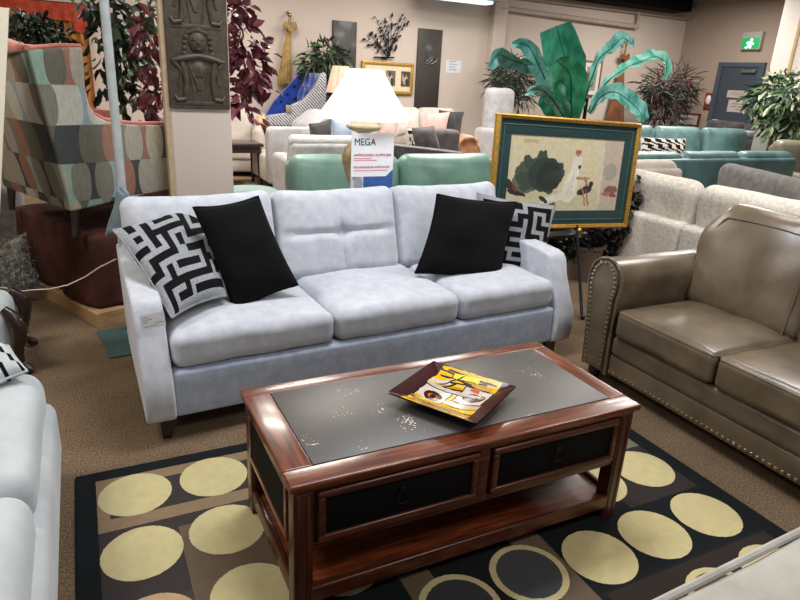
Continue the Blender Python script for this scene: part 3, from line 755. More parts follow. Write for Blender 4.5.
    MB().tube([Vector((k.x-.27, 2.37, 1.30)), Vector((k.x-.27, 2.95, .012))], .011, 8).build('leg', M_iron, e)
    MB().tube([Vector((k.x-.27, 2.37, 1.31)), k+Vector((-.27, .09, -.05))], .012, 8).build('mast', M_iron, e)
    bz = k.z-.035
    MB().rbox((k.x-.66, 2.225, bz-.03), (k.x+.1, 2.36, bz-.008), .006, 2).build('ledge', M_iron, e)
    MB().ball((k.x, 2.215, k.z-.012), .026, 12).lathe([(.03, -.06), (.012, -.03), (.018, -.02)], 12, (k.x, 2.22, k.z)).build('knob', M_brass, e)
    f2 = MB().ball((foot.x+.005, foot.y, .018), .018, 12); f2.build('ball_foot', M_iron, e)
picture()

# ------------------------------------------------------------------ lamp, sign, console behind the sofa
tb = thing('console_table', 'narrow dark console table behind the silver sofa carrying lamp and sign', 'table', (1.35, 2.58, 0))
MB().rbox((-.5, -.2, .70), (.5, .2, .735), .006, 2).build('tabletop', M_darkleg, tb)
for x in (-.46, .46):
    for y in (-.16, .16): MB().rbox((x-.02, y-.02, 0), (x+.02, y+.02, .70), .004, 1).build('leg', M_darkleg, tb)
def lamp():
    c = at(364, 125, 1, 2.62); top = at(363, 69, 1, 2.62); bot = at(364, 116.5, 1, 2.62)
    t = thing('table_lamp', 'lit table lamp with white fluted empire shade behind the silver sofa', 'lamp', (c.x, 2.62, .735))
    zb = bot.z-.735; zt = top.z-.735
    m, nt, b = newmat('lit_shade'); b.inputs['Base Color'].default_value = S(255, 250, 240)
    b.inputs['Emission Color'].default_value = S(255, 247, 232); b.inputs['Emission Strength'].default_value = .95; b.inputs['Roughness'].default_value = .9
    tf = tex_noise(nt, 5, 2); nt.links.new(ramp(nt, tf, [(.3, S(250, 244, 232)), (.7, S(255, 252, 246))]), b.inputs['Base Color'])
    pr = [(.300, zb-.012), (.303, zb), (.288, zb+.015), (.200, zb+(zt-zb)*.48), (.112, zt-.004), (.10, zt)]
    MB().lathe(pr, 64, flute=.012, nf=16).build('lamp_shade', m, t)
    MB().lathe([(.01, zb-.02), (.012, zb-.0), (.012, zb+.25)], 10).build('stem', M_brass, t)
    cer, nt2, b2 = newmat('antique_ceramic')
    nt2.links.new(ramp(nt2, tex_noise(nt2, 18, 4), [(.3, S(150, 130, 92)), (.6, S(196, 180, 140))]), b2.inputs['Base Color']); b2.inputs['Roughness'].default_value = .35
    z = zb
    MB().lathe([(0, 0), (.11, 0), (.115, .02), (.09, .03), (.075, .05), (.11, .13), (.14, .22), (.145, .27), (.13, .32), (.09, .36), (.05, .385), (.045, z-.095)], 32).build('urn', cer, t)
    MB().lathe([(.045, z-.10), (.10, z-.085), (.122, z-.065), (.118, z-.055), (.06, z-.042), (.02, z-.025), (.018, z-.01)], 28).build('cap', plain('ivory_glaze', S(214, 204, 182), .3), t)
    return t
lamp()
def sign():
    y = 2.40
    tl, tr, br = at(352, 133, 1, y), at(394.5, 134, 1, y), at(393.5, 187, 1, y)
    w = tr.x-tl.x; zt = tl.z; z0 = .735
    t = thing('sign_card', 'white and blue supplier sign card headed MEGA standing behind the silver sofa', 'sign', (tl.x, y, z0), 0)
    h = zt-z0
    W1 = plain('card_white', S(240, 240, 242), .4, var=.02); BL = plain('card_blue', S(52, 92, 160), .4, var=.2, scale=14)
    MB().box((0, 0, 0), (w, .006, h)).build('card', W1, t, smooth=False)
    m = MB(); yb = h-.272
    m.add([(.085, -.001, .02), (w, -.001, .02), (w, -.001, yb+.045), (w-.05, -.001, yb), (.085, -.001, yb)], [(0, 1, 2, 3, 4)]); m.build('blue_block', BL, t, smooth=False)
    m = MB(); m.add([(.0, -.001, .02), (.082, -.001, .02), (.082, -.001, yb), (.0, -.001, yb)], [(0, 1, 2, 3)])
    m.build('photo_strip', painter('strip_print', S(190, 192, 196), [('ell', .03, .03, .02, .03, 0, S(120, 124, 130)), ('ell', .05, .12, .03, .06, 0, S(150, 154, 160)), ('ell', .02, .2, .015, .05, 0, S(130, 134, 140))], .5, .03, 30, plane='xz'), t, smooth=False)
    RX = lambda x, z: Matrix.Translation((x, -.0015, z)) @ Matrix.Rotation(PI/2, 4, 'X')
    ink = plain('sign_black', S(40, 42, 46), .5); red = plain('sign_red', S(196, 44, 62), .5); lr = plain('sign_pink', S(222, 140, 146), .5)
    def fit(s, size, x, z, wid, mt):
        o = text(s, size, mt, t, RX(x, z)); xs = [v.co.x for v in o.data.vertices]; k = wid/(max(xs)-min(xs))
        for v in o.data.vertices: v.co.x = x+(v.co.x-x)*k
    fit('MEGA', .062, .016, h-.075, .145, ink)
    fit('APPROVED SUPPLIER', .022, .016, h-.143, .262, red)
    fit('FOURNISSEUR APPROUVÉ', .018, .016, h-.218, .25, red)
    m = MB()
    for z, l in ((h-.160, .12), (h-.172, .16), (h-.236, .24)): m.add([(.016, -.0012, z), (.016+l, -.0012, z), (.016+l, -.0012, z+.0055), (.016, -.0012, z+.0055)], [(0, 1, 2, 3)])
    m.build('small_print', lr, t, smooth=False)
    MB().box((.04, .0, 0), (.06, .12, .004)).box((w-.06, 0, 0), (w-.04, .12, .004)).build('foot', W1, t, smooth=False)
sign()

# ------------------------------------------------------------------ column with relief, pole, platform chair
cx0, cx1, cy = at(168, 100, 1, 2.75).x, at(230.5, 100, 1, 2.75).x, 2.75
o = MB().rbox((cx0-.012, cy, 0), (cx1, cy+.085, CZ), .006, 2).build('wall_display', wallmat('grey_beige_paint', S(204, 188, 176)))
struct(o)
tr_ = MB().box((cx0-.02, cy-.004, 0), (cx0+.012, cy+.09, CZ)).build('trim_4', plain('tan_corner_bead', S(176, 152, 122), .6), smooth=False); struct(tr_)
def relief():
    y = cy-.004
    tl, bl, br = at(164, 0, 1, y), at(172, 108, 1, y), at(228.5, 109, 1, y)
    w = br.x-bl.x+.02; x0 = bl.x-.012; z0 = bl.z; h = 1.05
    t = thing('carved_plaque', 'dark brown carved relief plaque with a figure hung on the column', 'wall art', (x0, y, z0))
    mt = plain('carved_brown', S(74, 64, 52), .55, .25, var=.35, scale=30)
    MB().rbox((0, -.018, 0), (w, 0, h), .006, 2).build('panel', mt, t)
    def figure(zb):
        m = MB(); c = w/2
        m.ball((c, -.016, zb+.375), .056, 16, (.95, .5, 1.15)); m.ball((c, -.042, zb+.37), .011, 8, (.8, 1, 1.8)); m.ball((c, -.038, zb+.335), .012, 8, (1.6, .7, .5))
        m.tube([(c-.06, -.014, zb+.42), (c, -.024, zb+.44), (c+.06, -.014, zb+.42)], [.012, .018, .012], 8)
        for s in (-1, 1):
            m.ball((c+s*.022, -.04, zb+.385), .010, 8, (1.5, .6, .5))
            for k in range(4): m.ball((c+s*(.068+.004*k), -.016, zb+.40-.03*k), .017, 8)
            m.tube([(c+s*.0, -.018, zb+.30), (c+s*.07, -.028, zb+.288), (c+s*.15, -.022, zb+.268)], [.016, .02, .014], 8)
            m.tube([(c+s*.14, -.018, zb+.262), (c+s*.10, -.018, zb+.215), (c+s*.118, -.016, zb+.13)], [.016, .012, .01], 8)
            m.tube([(c+s*.095, -.018, zb+.262), (c+s*.075, -.022, zb+.16), (c+s*.085, -.018, zb+.06)], [.018, .016, .014], 8)
            m.tube([(c+s*.085, -.018, zb+.055), (c+s*.13, -.022, zb+.05), (c+s*.145, -.018, zb+.075)], [.016, .014, .01], 8)
            m.tube([(c+s*.058, -.016, zb+.255), (c+s*.005, -.02, zb+.11)], [.008, .007], 6); m.tube([(c+s*.03, -.016, zb+.05), (c+s*.05, -.02, zb+.2)], [.007, .007], 6)
            m.tube([(c+s*.12, -.012, zb+.30), (c+s*.12, -.012, zb+.42)], .005, 6)
        m.ball((c, -.014, zb+.22), .05, 12, (1.1, .3, 1.0))
        m.rbox((.03, -.022, zb+.02), (w-.03, -.014, zb+.045), .004, 1)
        return m
    figure(.0).build('figure', mt, t); figure(.425).build('figure', mt, t)
relief()
pole = MB().lathe([(.05, 0), (.05, .008), (.024, .012), (.023, 1.5), (.023, CZ)], 20, (at(113, 95, 1, 2.45).x, 2.45, 0)).build('ceiling_pole', M_steel)
tag(pole, 'grey round metal pole in front of the patterned armchair', 'pole')

UU = Vector((.913, .407, 0)); VV = Vector((-.407, .913, 0)); PRZ = math.atan2(.407, .913)
def platform():
    t = thing('display_platform', 'low plywood display platform under the brown cloth', 'platform', (-.426, 2.575, 0), PRZ)
    ply = wood('plywood', S(146, 112, 74), S(172, 136, 94), S(190, 156, 112), rough=.7, coat=0)
    m = MB(); m.box((.0, .0, 0), (1.3, .022, .085)); m.box((0, .022, 0), (.022, 1.25, .085)); m.box((1.278, .022, 0), (1.3, 1.25, .085)); m.box((0, 1.25, 0), (1.3, 1.272, .085)); m.build('edge_board', ply, t, smooth=False)
    MB().box((.022, .022, .06), (1.278, 1.25, .085)).build('deck', ply, t, smooth=False)
    d = thing('draped_plinth', 'brown cloth covered plinth on the plywood platform carrying the patterned armchair', 'plinth', (-.426, 2.575, .086), PRZ)
    bm_ = fabric('brown_cloth', S(54, 30, 24), S(82, 48, 38), 5, 200, .2, .95, 0)
    def fn(x, y, z, u, v, w):
        k = max(0, min(1, (.9-w)/1.9))
        a = math.atan2(y, x)
        f = .014*math.sin(a*9+1)*k+.01*math.sin(a*17)*k+wr((x, y, z), .03, 3)*k
        return x+u*f+u*.02*k, y+v*f+v*.02*k, z+wr((x, y, 0), .012, 7)*(w > .5)
    MB().rbox((.045, .045, 0), (1.24, 1.2, .458), .03, 2, 14, fn).build('cloth', bm_, d)
platform()
def leafy_fabric():
    m, nt, b = newmat('leaf_print')
    tc = nt.nodes.new('ShaderNodeTexCoord'); sp = nt.nodes.new('ShaderNodeSeparateXYZ'); nt.links.new(tc.outputs['Object'], sp.inputs[0])
    def ma(op, a, b_=None, c=None):
        n = nt.nodes.new('ShaderNodeMath'); n.operation = op
        for i, v in enumerate((a, b_, c)):
            if v is None: continue
            if isinstance(v, (int, float)): n.inputs[i].default_value = v
            else: nt.links.new(v, n.inputs[i])
        return n.outputs[0]
    u = ma('MULTIPLY', ma('ADD', sp.outputs[0], ma('MULTIPLY', sp.outputs[1], .75)), 15)
    zz = sp.outputs[2]; hh = .42
    s = ma('MULTIPLY', ma('SINE', ma('MULTIPLY', zz, 2*PI/hh)), ma('COSINE', ma('MULTIPLY', u, PI)))
    u2 = ma('ADD', u, ma('MULTIPLY', s, .62))
    ci = ma('FLOOR', u2); ri = ma('FLOOR', ma('ADD', ma('MULTIPLY', zz, 2/hh), ma('MULTIPLY', ma('MODULO', ci, 2.0), .0)))
    cv = nt.nodes.new('ShaderNodeCombineXYZ'); nt.links.new(ci, cv.inputs[0]); nt.links.new(ri, cv.inputs[1])
    wn = nt.nodes.new('ShaderNodeTexWhiteNoise'); wn.noise_dimensions = '2D'; nt.links.new(cv.outputs[0], wn.inputs['Vector'])
    r = nt.nodes.new('ShaderNodeValToRGB'); r.color_ramp.interpolation = 'CONSTANT'; nt.links.new(wn.outputs['Value'], r.inputs[0])
    pal = [S(84, 82, 72), S(138, 160, 144), S(160, 153, 138), S(146, 104, 86), S(184, 180, 166), S(62, 64, 62), S(122, 118, 104), S(142, 158, 166), S(168, 160, 138), S(98, 94, 80)]
    e = r.color_ramp.elements
    while len(e) < len(pal): e.new(.5)
    for i, c in enumerate(pal): e[i].position = i/len(pal); e[i].color = c
    c = mixc(nt, .5, r.outputs[0], ramp(nt, tex_noise(nt, 24, 4, .6, stretch=(4, 4, 1)), [(.35, (.6, .6, .6, 1)), (.62, (1, 1, 1, 1))]), 'MULTIPLY')
    nt.links.new(c, b.inputs['Base Color']); b.inputs['Roughness'].default_value = .8; bump(nt, b, tex_noise(nt, 200, 2), .2, .004)
    return m
def print_chair():
    t = thing('armchair', 'armchair in muted leaf print fabric with coral inside, standing on the brown draped plinth', 'armchair', (-.426, 2.575, .549), PRZ)
    fm = leafy_fabric(); co = fabric('coral_velvet', S(168, 92, 78), S(206, 126, 108), 8, sheen=.5)
    z = -.549
    pr = [(-.034, .70), (.25, .733), (.57, .765), (.72, .775), (.745, .85), (.74, 1.13), (.70, 1.165), (.50, 1.168), (.36, 1.174), (.228, 1.194), (.165, 1.225), (.135, 1.28), (.12, 1.37), (.128, 1.50), (.13, 1.585), (.02, 1.578), (-.155, 1.554)]
    pr = [(a, b+z) for a, b in pr]
    W0, W1 = .08, 1.08
    for v0, v1 in ((W0, W0+.07), (W1-.07, W1)):
        MB().prism(pr, v0, v1, 'xz').build('side_panel', fm, t, bevel=.014)
    MB().prism([(-.034, .70+z), (.05, .71+z), (-.07, 1.56+z), (-.155, 1.554+z)], W0+.01, W1-.01, 'xz').build('outside_back', fm, t, bevel=.01)
    soft(t, 'inside_back', (.0, W0+.08, 1.0+z), (.10, W1-.08, 1.58+z), co, .04, 4, .01, M=Matrix.Shear('XY', 4, (0, 0)) @ Matrix.Translation((-.06, 0, 0)))
    MB().prism([(.10, .9+z), (.72, .9+z), (.70, 1.19+z), (.40, 1.215+z), (.26, 1.26+z), (.16, 1.34+z)], W1-.10, W1-.069, 'xz').build('inside_arm', co, t, bevel=.01)
    soft(t, 'seat_cushion', (.02, W0+.075, .80+z), (.70, W1-.075, 1.0+z), co, .05, 5, .03)
    MB().rbox((-.03, W0+.05, .70+z), (.72, W1-.05, .82+z), .03, 2).build('seat_base', fm, t)
    pts = [(a+.0, W0+.035, b+.008) for a, b in pr[6:17]]
    pp_ = MB().tube(pts, .013, 8); pp_.tube([(-.155, W0, 1.565+z), (-.165, (W0+W1)/2, 1.575+z), (-.155, W1, 1.565+z)], [.014, .07, .06], 10).ball((-.157, W0+.06, 1.572+z), .02, 10)
    pp_.build('piping', co, t)
    for u_, v_, du in ((0.0, .11, -.02), (.0, 1.03, -.02), (.66, .11, .03), (.66, 1.03, .03)):
        MB().tube([(u_, v_, .73+z), (u_+du, v_, z+.549)], [.03, .018], 4, flat=1).build('leg', M_darkleg, t, smooth=False)
print_chair()
# cream board at the far left edge
m = MB(); P = PX([(9, 8), (2.5, 150)], 2.45); dx = (P[1][0]-P[0][0])/(P[1][1]-P[0][1])
b0 = P[0][0]-dx*P[0][1]
m.prism([(b0-.4, 0), (b0, 0), (P[0][0], P[0][1]), (P[0][0]-.4, P[0][1])], 2.45, 2.47, 'xz')
tag(m.build('display_board', plain('cream_board', S(226, 218, 196), .4, var=.03), smooth=False), 'cream board standing at the far left edge in front of the patterned armchair', 'board')
# shaggy floor cushion and grey sofa at far left
P = [at(*q) for q in ((-30, 262, 1, 3.42), (26, 232, 1, 3.40), (38, 290, 1, 3.20), (-20, 300, 1, 3.22))]
fur = bg_pillow('shaggy grey fur floor cushion leaning by the brown draped plinth', P, fabric('shaggy_fur', S(70, 70, 66), S(160, 158, 148), 26, 60, 1, .95), .10, seed=2, name='floor_cushion')
rnd = random.Random(5); m = MB()
w_, h_ = (P[1]-P[0]).length/2, (P[1]-P[2]).length/2
for _ in range(1300):
    u, v = rnd.uniform(-1, 1), rnd.uniform(-1, 1); zz = .10*((1-u*u)*(1-v*v))**.42
    p = Vector((u*w_*.97, v*h_*.97, zz*.97)); d = Vector((rnd.uniform(-1, 1), rnd.uniform(-1.2, .6), .8)).normalized()
    s = d.cross(Vector((rnd.random(), rnd.random(), rnd.random()))).normalized()*.004
    m.add([p-s, p+s, p+d*.05], [(0, 1, 2)])
fo = m.build('fur_pile', fabric('fur_strands', S(96, 96, 90), S(186, 184, 174), 30, 60, 0), fur, smooth=False, fix=False); fo['kind'] = 'stuff'
couch('sofa', 'dark grey sofa mostly hidden behind the shaggy cushion at the left edge', 'sofa', (-1.75, 4.6), 0, 1.7, .9, .72, 2, M_greyf)

# trees on the left
def ficus():
    c = at(118, 60, 1, 4.6)
    t = thing('ficus_tree', 'tall green leaved ficus tree behind the metal pole and patterned armchair', 'tree', (c.x, 4.6, 0))
    pot(t, .19, .34); trunk(t, [(0, 0, .3), (.03, .02, .9), (-.02, 0, 1.5), (.02, 0, 2.1)], [.03, .026, .02, .01])
    B = []
    for px, py, r in ((108, 8, .22), (132, 30, .2), (100, 45, .16), (120, 60, .2), (100, 78, .13), (130, 85, .18), (128, 112, .14), (145, 15, .18), (85, 4, .12), (142, 60, .12), (95, 62, .08), (145, 95, .12)):
        q = at(px, py, 1, 4.6); B.append(((q.x-c.x, random.uniform(-.15, .15), q.z), (r*.8, r*.8, r)))
    foliage(t, B, 330, .125, .066, [G1, G2, G1, D1, G3], 11, .7)
def red_tree():
    c = at(205, 60, 1, 4.0)
    t = thing('red_leaf_tree', 'tall burgundy leaved tree behind the column, showing on both of its sides', 'tree', (c.x, 4.0, 0))
    pot(t, .2, .36); trunk(t, [(0, 0, .3), (-.03, 0, 1.0), (.02, 0, 1.7), (0, 0, 2.3)], [.034, .03, .022, .01])
    B = []
    for px, py, r in ((150, 30, .14), (152, 60, .13), (156, 90, .12), (160, 125, .12), (156, 155, .1), (236, 15, .17), (244, 42, .18), (250, 68, .17), (244, 92, .16), (238, 108, .12), (264, 78, .07), (270, 92, .06), (200, 40, .2), (205, 90, .2), (256, 116, .06), (250, 5, .1), (262, 55, .08)):
        q = at(px, py, 1, 4.0); B.append(((q.x-c.x, random.uniform(-.2, .2), q.z), (r*.85, r*.85, r)))
    foliage(t, B, 560, .125, .062, [B1, B1, B2, B1], 12, .8)
ficus(); red_tree()
def vine():
    c = at(42, 30, 1, 4.7)
    t = thing('potted_plant', 'dark green trailing plant in front of the ochre curtain at top left', 'plant', (c.x, 4.7, 0))
    pot(t, .16, .3); trunk(t, [(0, 0, .28), (.02, 0, .9), (0, 0, c.z-.05)], [.025, .02, .014])
    B = []
    for px, py, r in ((22, 34, .11), (33, 28, .11), (45, 36, .12), (60, 42, .10), (27, 20, .06)):
        q = at(px, py, 1, 4.7); B.append(((q.x-c.x, random.uniform(-.1, .1), q.z), (r*1.1, r, r)))
    foliage(t, B, 420, .085, .04, [G1, D1, G1, G2], 13, .5)
vine()
def curtain():
    y = WY-.10
    tl, tr, br, bl = at(-20, -6, 1, y), at(88, 6, 1, y), at(90, 32, 1, y), at(20, 20, 1, y)
    t = thing('window_curtain', 'red orange valance over ochre curtain panels on the back wall at top left', 'curtain', (0, y, 0))
    red = fabric('rust_valance', S(160, 58, 40), S(188, 78, 54), 12); och = fabric('ochre_curtain', S(150, 96, 44), S(184, 126, 64), 4)
    def v(a, b):
        x = tl.x+(tr.x-tl.x)*a; lo = br.z+.14 if a < .83 else br.z
        return (x, -.03-.012*math.sin(a*60)*b, tl.z-.02+(lo-tl.z)*b)
    MB().grid(v, 80, 6).build('valance', red, t)
    def p(a, b):
        x = tl.x+(br.x-.02-tl.x)*a
        return (x, .02-.03*math.sin(a*70), (br.z+.12)*(1-b)+.05*b)
    MB().grid(p, 120, 8).build('curtain_panel', och, t)
    MB().tube([(tl.x, 0, tl.z-.02), (tr.x+.03, 0, tl.z-.02)], .014, 8).build('curtain_rod', M_iron, t)
curtain()

# ------------------------------------------------------------------ things on the back wall
def slab(name, label, cat, pts, mt, y, th=.03, **kw):
    P = PX(pts, y); x0 = min(p[0] for p in P); x1 = max(p[0] for p in P); z0 = min(p[1] for p in P); z1 = max(p[1] for p in P)
    t = thing(name, label, cat, (x0, y, z0)); return t, x1-x0, z1-z0
Mpanel = wood('dark_panel', S(44, 40, 36), S(58, 52, 46), S(66, 60, 54), (30, 30, 2), .5, .1)
yw = WY-.035
P = PX([(333, 20), (357, 24), (353, 95)], yw)
tag(MB().rbox((P[0][0], yw, P[2][1]-.3), (P[1][0], WY, P[0][1]), .005, 1).build('wall_panel_art', Mpanel), 'dark brown tall panel on the back wall behind the green bush', 'wall art')
P = PX([(419, 28), (443, 31), (438, 112)], yw)
t = thing('wall_panel_art', 'dark brown tall panel with silver leaf motif on the back wall', 'wall art', (P[0][0], yw, P[2][1]))
w, h = P[1][0]-P[0][0], P[0][1]-P[2][1]
MB().rbox((0, 0, 0), (w, .035, h), .005, 1).build('panel', Mpanel, t)
m = MB()
for x0, z0, x1, z1, x2, z2 in ((.30, .40, .5, .60, .35, .80), (.4, .42, .6, .55, .55, .72), (.5, .38, .75, .5, .9, .66), (.35, .5, .6, .62, .85, .6), (.7, .34, .5, .45, .3, .55)):
    m.tube([(x0*w, -.012, h*(.42+z0*.4)), (x1*w, -.02, h*(.42+z1*.4)), (x2*w, -.012, h*(.42+z2*.4))], [.004, .016, .003], 6)
m.build('silver_motif', plain('silver', S(112, 112, 110), .45, .6), t)
P = PX([(446.5, 60), (461.5, 61.5), (460, 73.5)], WY-.006)
t = thing('notice_sign', 'small white paper notice on the back wall right of the tall panel', 'notice', (P[0][0], WY-.006, P[2][1]))
MB().box((0, 0, 0), (P[1][0]-P[0][0], .005, P[0][1]-P[2][1])).build('sheet', plain('sheet_white', S(216, 218, 224), .6, var=.02), t, smooth=False)
m = MB()
for k in range(4): m.box((.06, -.001, .05+.045*k), (.22-.03*(k % 2), 0, .065+.045*k))
m.build('printed_lines', plain('grey_ink', S(150, 158, 172), .7), t, smooth=False)
# metal tree
def metal_tree():
    y = WY-.05; P = PX([(367, 58), (403, 12)], y); x0, x1, z0, z1 = P[0][0], P[1][0], P[0][1], P[1][1]
    t = thing('metal_tree_art', 'black metal branch and leaf wall sculpture above the triple picture frame', 'wall art', (x0, y, z0)); w, h = x1-x0, z1-z0
    m = MB(); lv = MB(); rnd = random.Random(21)
    root = Vector((w*.62, 0, .03))
    for k in range(14):
        e = Vector((w*(-.08+1.2*k/13), 0, h*rnd.uniform(.25, 1.0))); md = root.lerp(e, .5)+Vector((rnd.uniform(-.06, .06), 0, rnd.uniform(-.02, .06)))
        m.tube([root, md, e], [.006, .005, .003], 5)
        for q in range(6):
            a = root.lerp(e, .45+.11*q)+Vector((rnd.uniform(-.05, .05), 0, rnd.uniform(-.05, .05))); an = rnd.uniform(.2, 1.4)
            d = Vector((math.cos(an), 0, math.sin(an))); n_ = Vector((-d.z, 0, d.x)); L = rnd.uniform(.03, .05)
            lv.add([a-d*L, a+n_*L*.45+Vector((0, -.01, 0)), a+d*L, a-n_*L*.45+Vector((0, -.01, 0))], [(0, 1, 2, 3)])
    m.tube([(w*.2, 0, .02), (w*.8, 0, .035)], .012, 5)
    m.build('branches', M_iron, t); lv.build('leaves', M_iron, t)
    MB().box((w*.45, 0, .0), (w*.6, .05, .03)).build('bracket', M_iron, t)
metal_tree()
def triple_frame():
    y = WY-.04; P = PX([(362, 59), (414, 63), (412, 95)], y); w, h = P[1][0]-P[0][0], P[0][1]-P[2][1]-.02
    t = thing('triple_picture_frame', 'gold framed wall picture with three small images in a cream mat', 'picture', (P[0][0], y, P[2][1]))
    m = MB(); k = .055
    for lo, hi in (((0, 0), (w, k)), ((0, h-k), (w, h)), ((.0005, k*.8), (k, h-k*.8)), ((w-k, k*.8), (w-.0005, h-k*.8))): m.rbox((lo[0], -.02, lo[1]), (hi[0], .04, hi[1]), .012, 2)
    m.build('frame', M_gold, t)
    MB().box((.02, .0, .02), (w-.02, .02, h-.02)).build('mat_board', plain('cream_mat', S(222, 204, 170), .7), t, smooth=False)
    for i, c in enumerate((S(120, 110, 96), S(96, 92, 90), S(74, 60, 54))):
        x = w*(.2+.29*i); s = [('ell', x+.05, h*.5, .05, .1, .3, S(176, 160, 140)), ('ell', x+.09, h*.4, .03, .06, 0, S(50, 44, 42)), ('ell', x+.04, h*.62, .03, .04, 0, S(60, 52, 48))]
        MB().box((x-.02, -.006, h*.26), (x+.15, .0, h*.74)).build('image', painter('small_image', c, s, .5, .03, 20, plane='xz'), t, smooth=False)
triple_frame()
def tassel(px, label, mt, wide=1):
    y = WY-.10; P = PX(px, y); (xt, zt), (xb, zb) = P[0], P[1]
    xc = (P[0][0]+P[1][0])/2; H = zt-zb
    t = thing('wall_drape', label, 'drape', (xt, y, zb))
    def sk(a, b):
        an = PI*a; r = .03+.075*wide*b+.014*math.sin(a*36)*b
        return ((xb-xt)*b+r*math.cos(PI-an)*1.0, -r*.45*math.sin(an), H*.80*(1-b)+.02*math.sin(a*40)*b)
    MB().grid(sk, 60, 10).build('skirt', mt, t)
    m = MB()
    for k in range(7):
        a = PI*k/6; m.ball((.075*math.cos(a), -.05-.02*math.sin(a), H*.80+.03*math.sin(a*3)), .045, 8, (1, .7, 1.1))
    m.build('ruffle', mt, t)
    MB().tube([(0, -.02, H*.8), (0, -.03, H*.95), (.0, .09, H)], [.02, .016, .02], 8).ball((0, -.03, H*.96), .035, 10).build('hook', M_brass, t)
tassel([(289, 12), (284, 84)], 'gold gathered fabric drape hanging from a hook on the back wall', fabric('gold_satin', S(136, 108, 58), S(184, 154, 96), 9, sheen=.4))
tassel([(626, 40), (614, 124)], 'rust brown gathered fabric drape hanging on the back wall behind the big teal leaves', fabric('rust_satin', S(104, 62, 34), S(140, 88, 52), 5, sheen=.5), 3.0)
P = PX([(584, 60), (603, 62), (600, 97)], WY-.03)
t = thing('wall_picture', 'framed picture on the back wall seen between the big teal leaves', 'picture', (P[0][0], WY-.03, P[2][1])); w, h = P[1][0]-P[0][0], P[0][1]-P[2][1]
m = MB()
for lo, hi in (((0, 0), (w, .04)), ((0, h-.04), (w, h)), ((.0005, .035), (.04, h-.035)), ((w-.04, .035), (w-.0005, h-.035))): m.rbox((lo[0], -.01, lo[1]), (hi[0], .03, hi[1]), .006, 1)
m.build('frame', plain('bronze_frame', S(120, 92, 70), .4), t)
MB().box((.03, 0, .03), (w-.03, .02, h-.03)).build('image', painter('floral_print', S(222, 214, 204), [('rect', w/2, h/2, w*.28, h*.33, 0, S(150, 146, 136)), ('ell', w*.45, h*.55, w*.18, h*.18, 0, S(120, 70, 56)), ('ell', w*.55, h*.4, w*.1, h*.14, 0, S(70, 84, 66))], .5, .03, 18, plane='xz'), t, smooth=False)
# ceiling light fixture by the back wall
q0, q1 = at(424, 1, 1, 8.3), at(496, 3, 1, 8.3)
t = thing('ceiling_light', 'long fluorescent ceiling light fixture above the back wall', 'light', (0, 0, 0))
zz = q0.z+.10
em = plain('tube_glow', S(196, 214, 226), .5, emit=1.6, var=.02)
MB().rbox((q0.x, 8.15, zz+.0), (q1.x, 8.45, CZ), .01, 2).build('housing', plain('fixture_grey', S(120, 124, 126), .5), t)
MB().rbox((q0.x+.1, 8.18, zz-.05), (q1.x-.12, 8.42, zz+.01), .025, 3).build('diffuser', em, t)

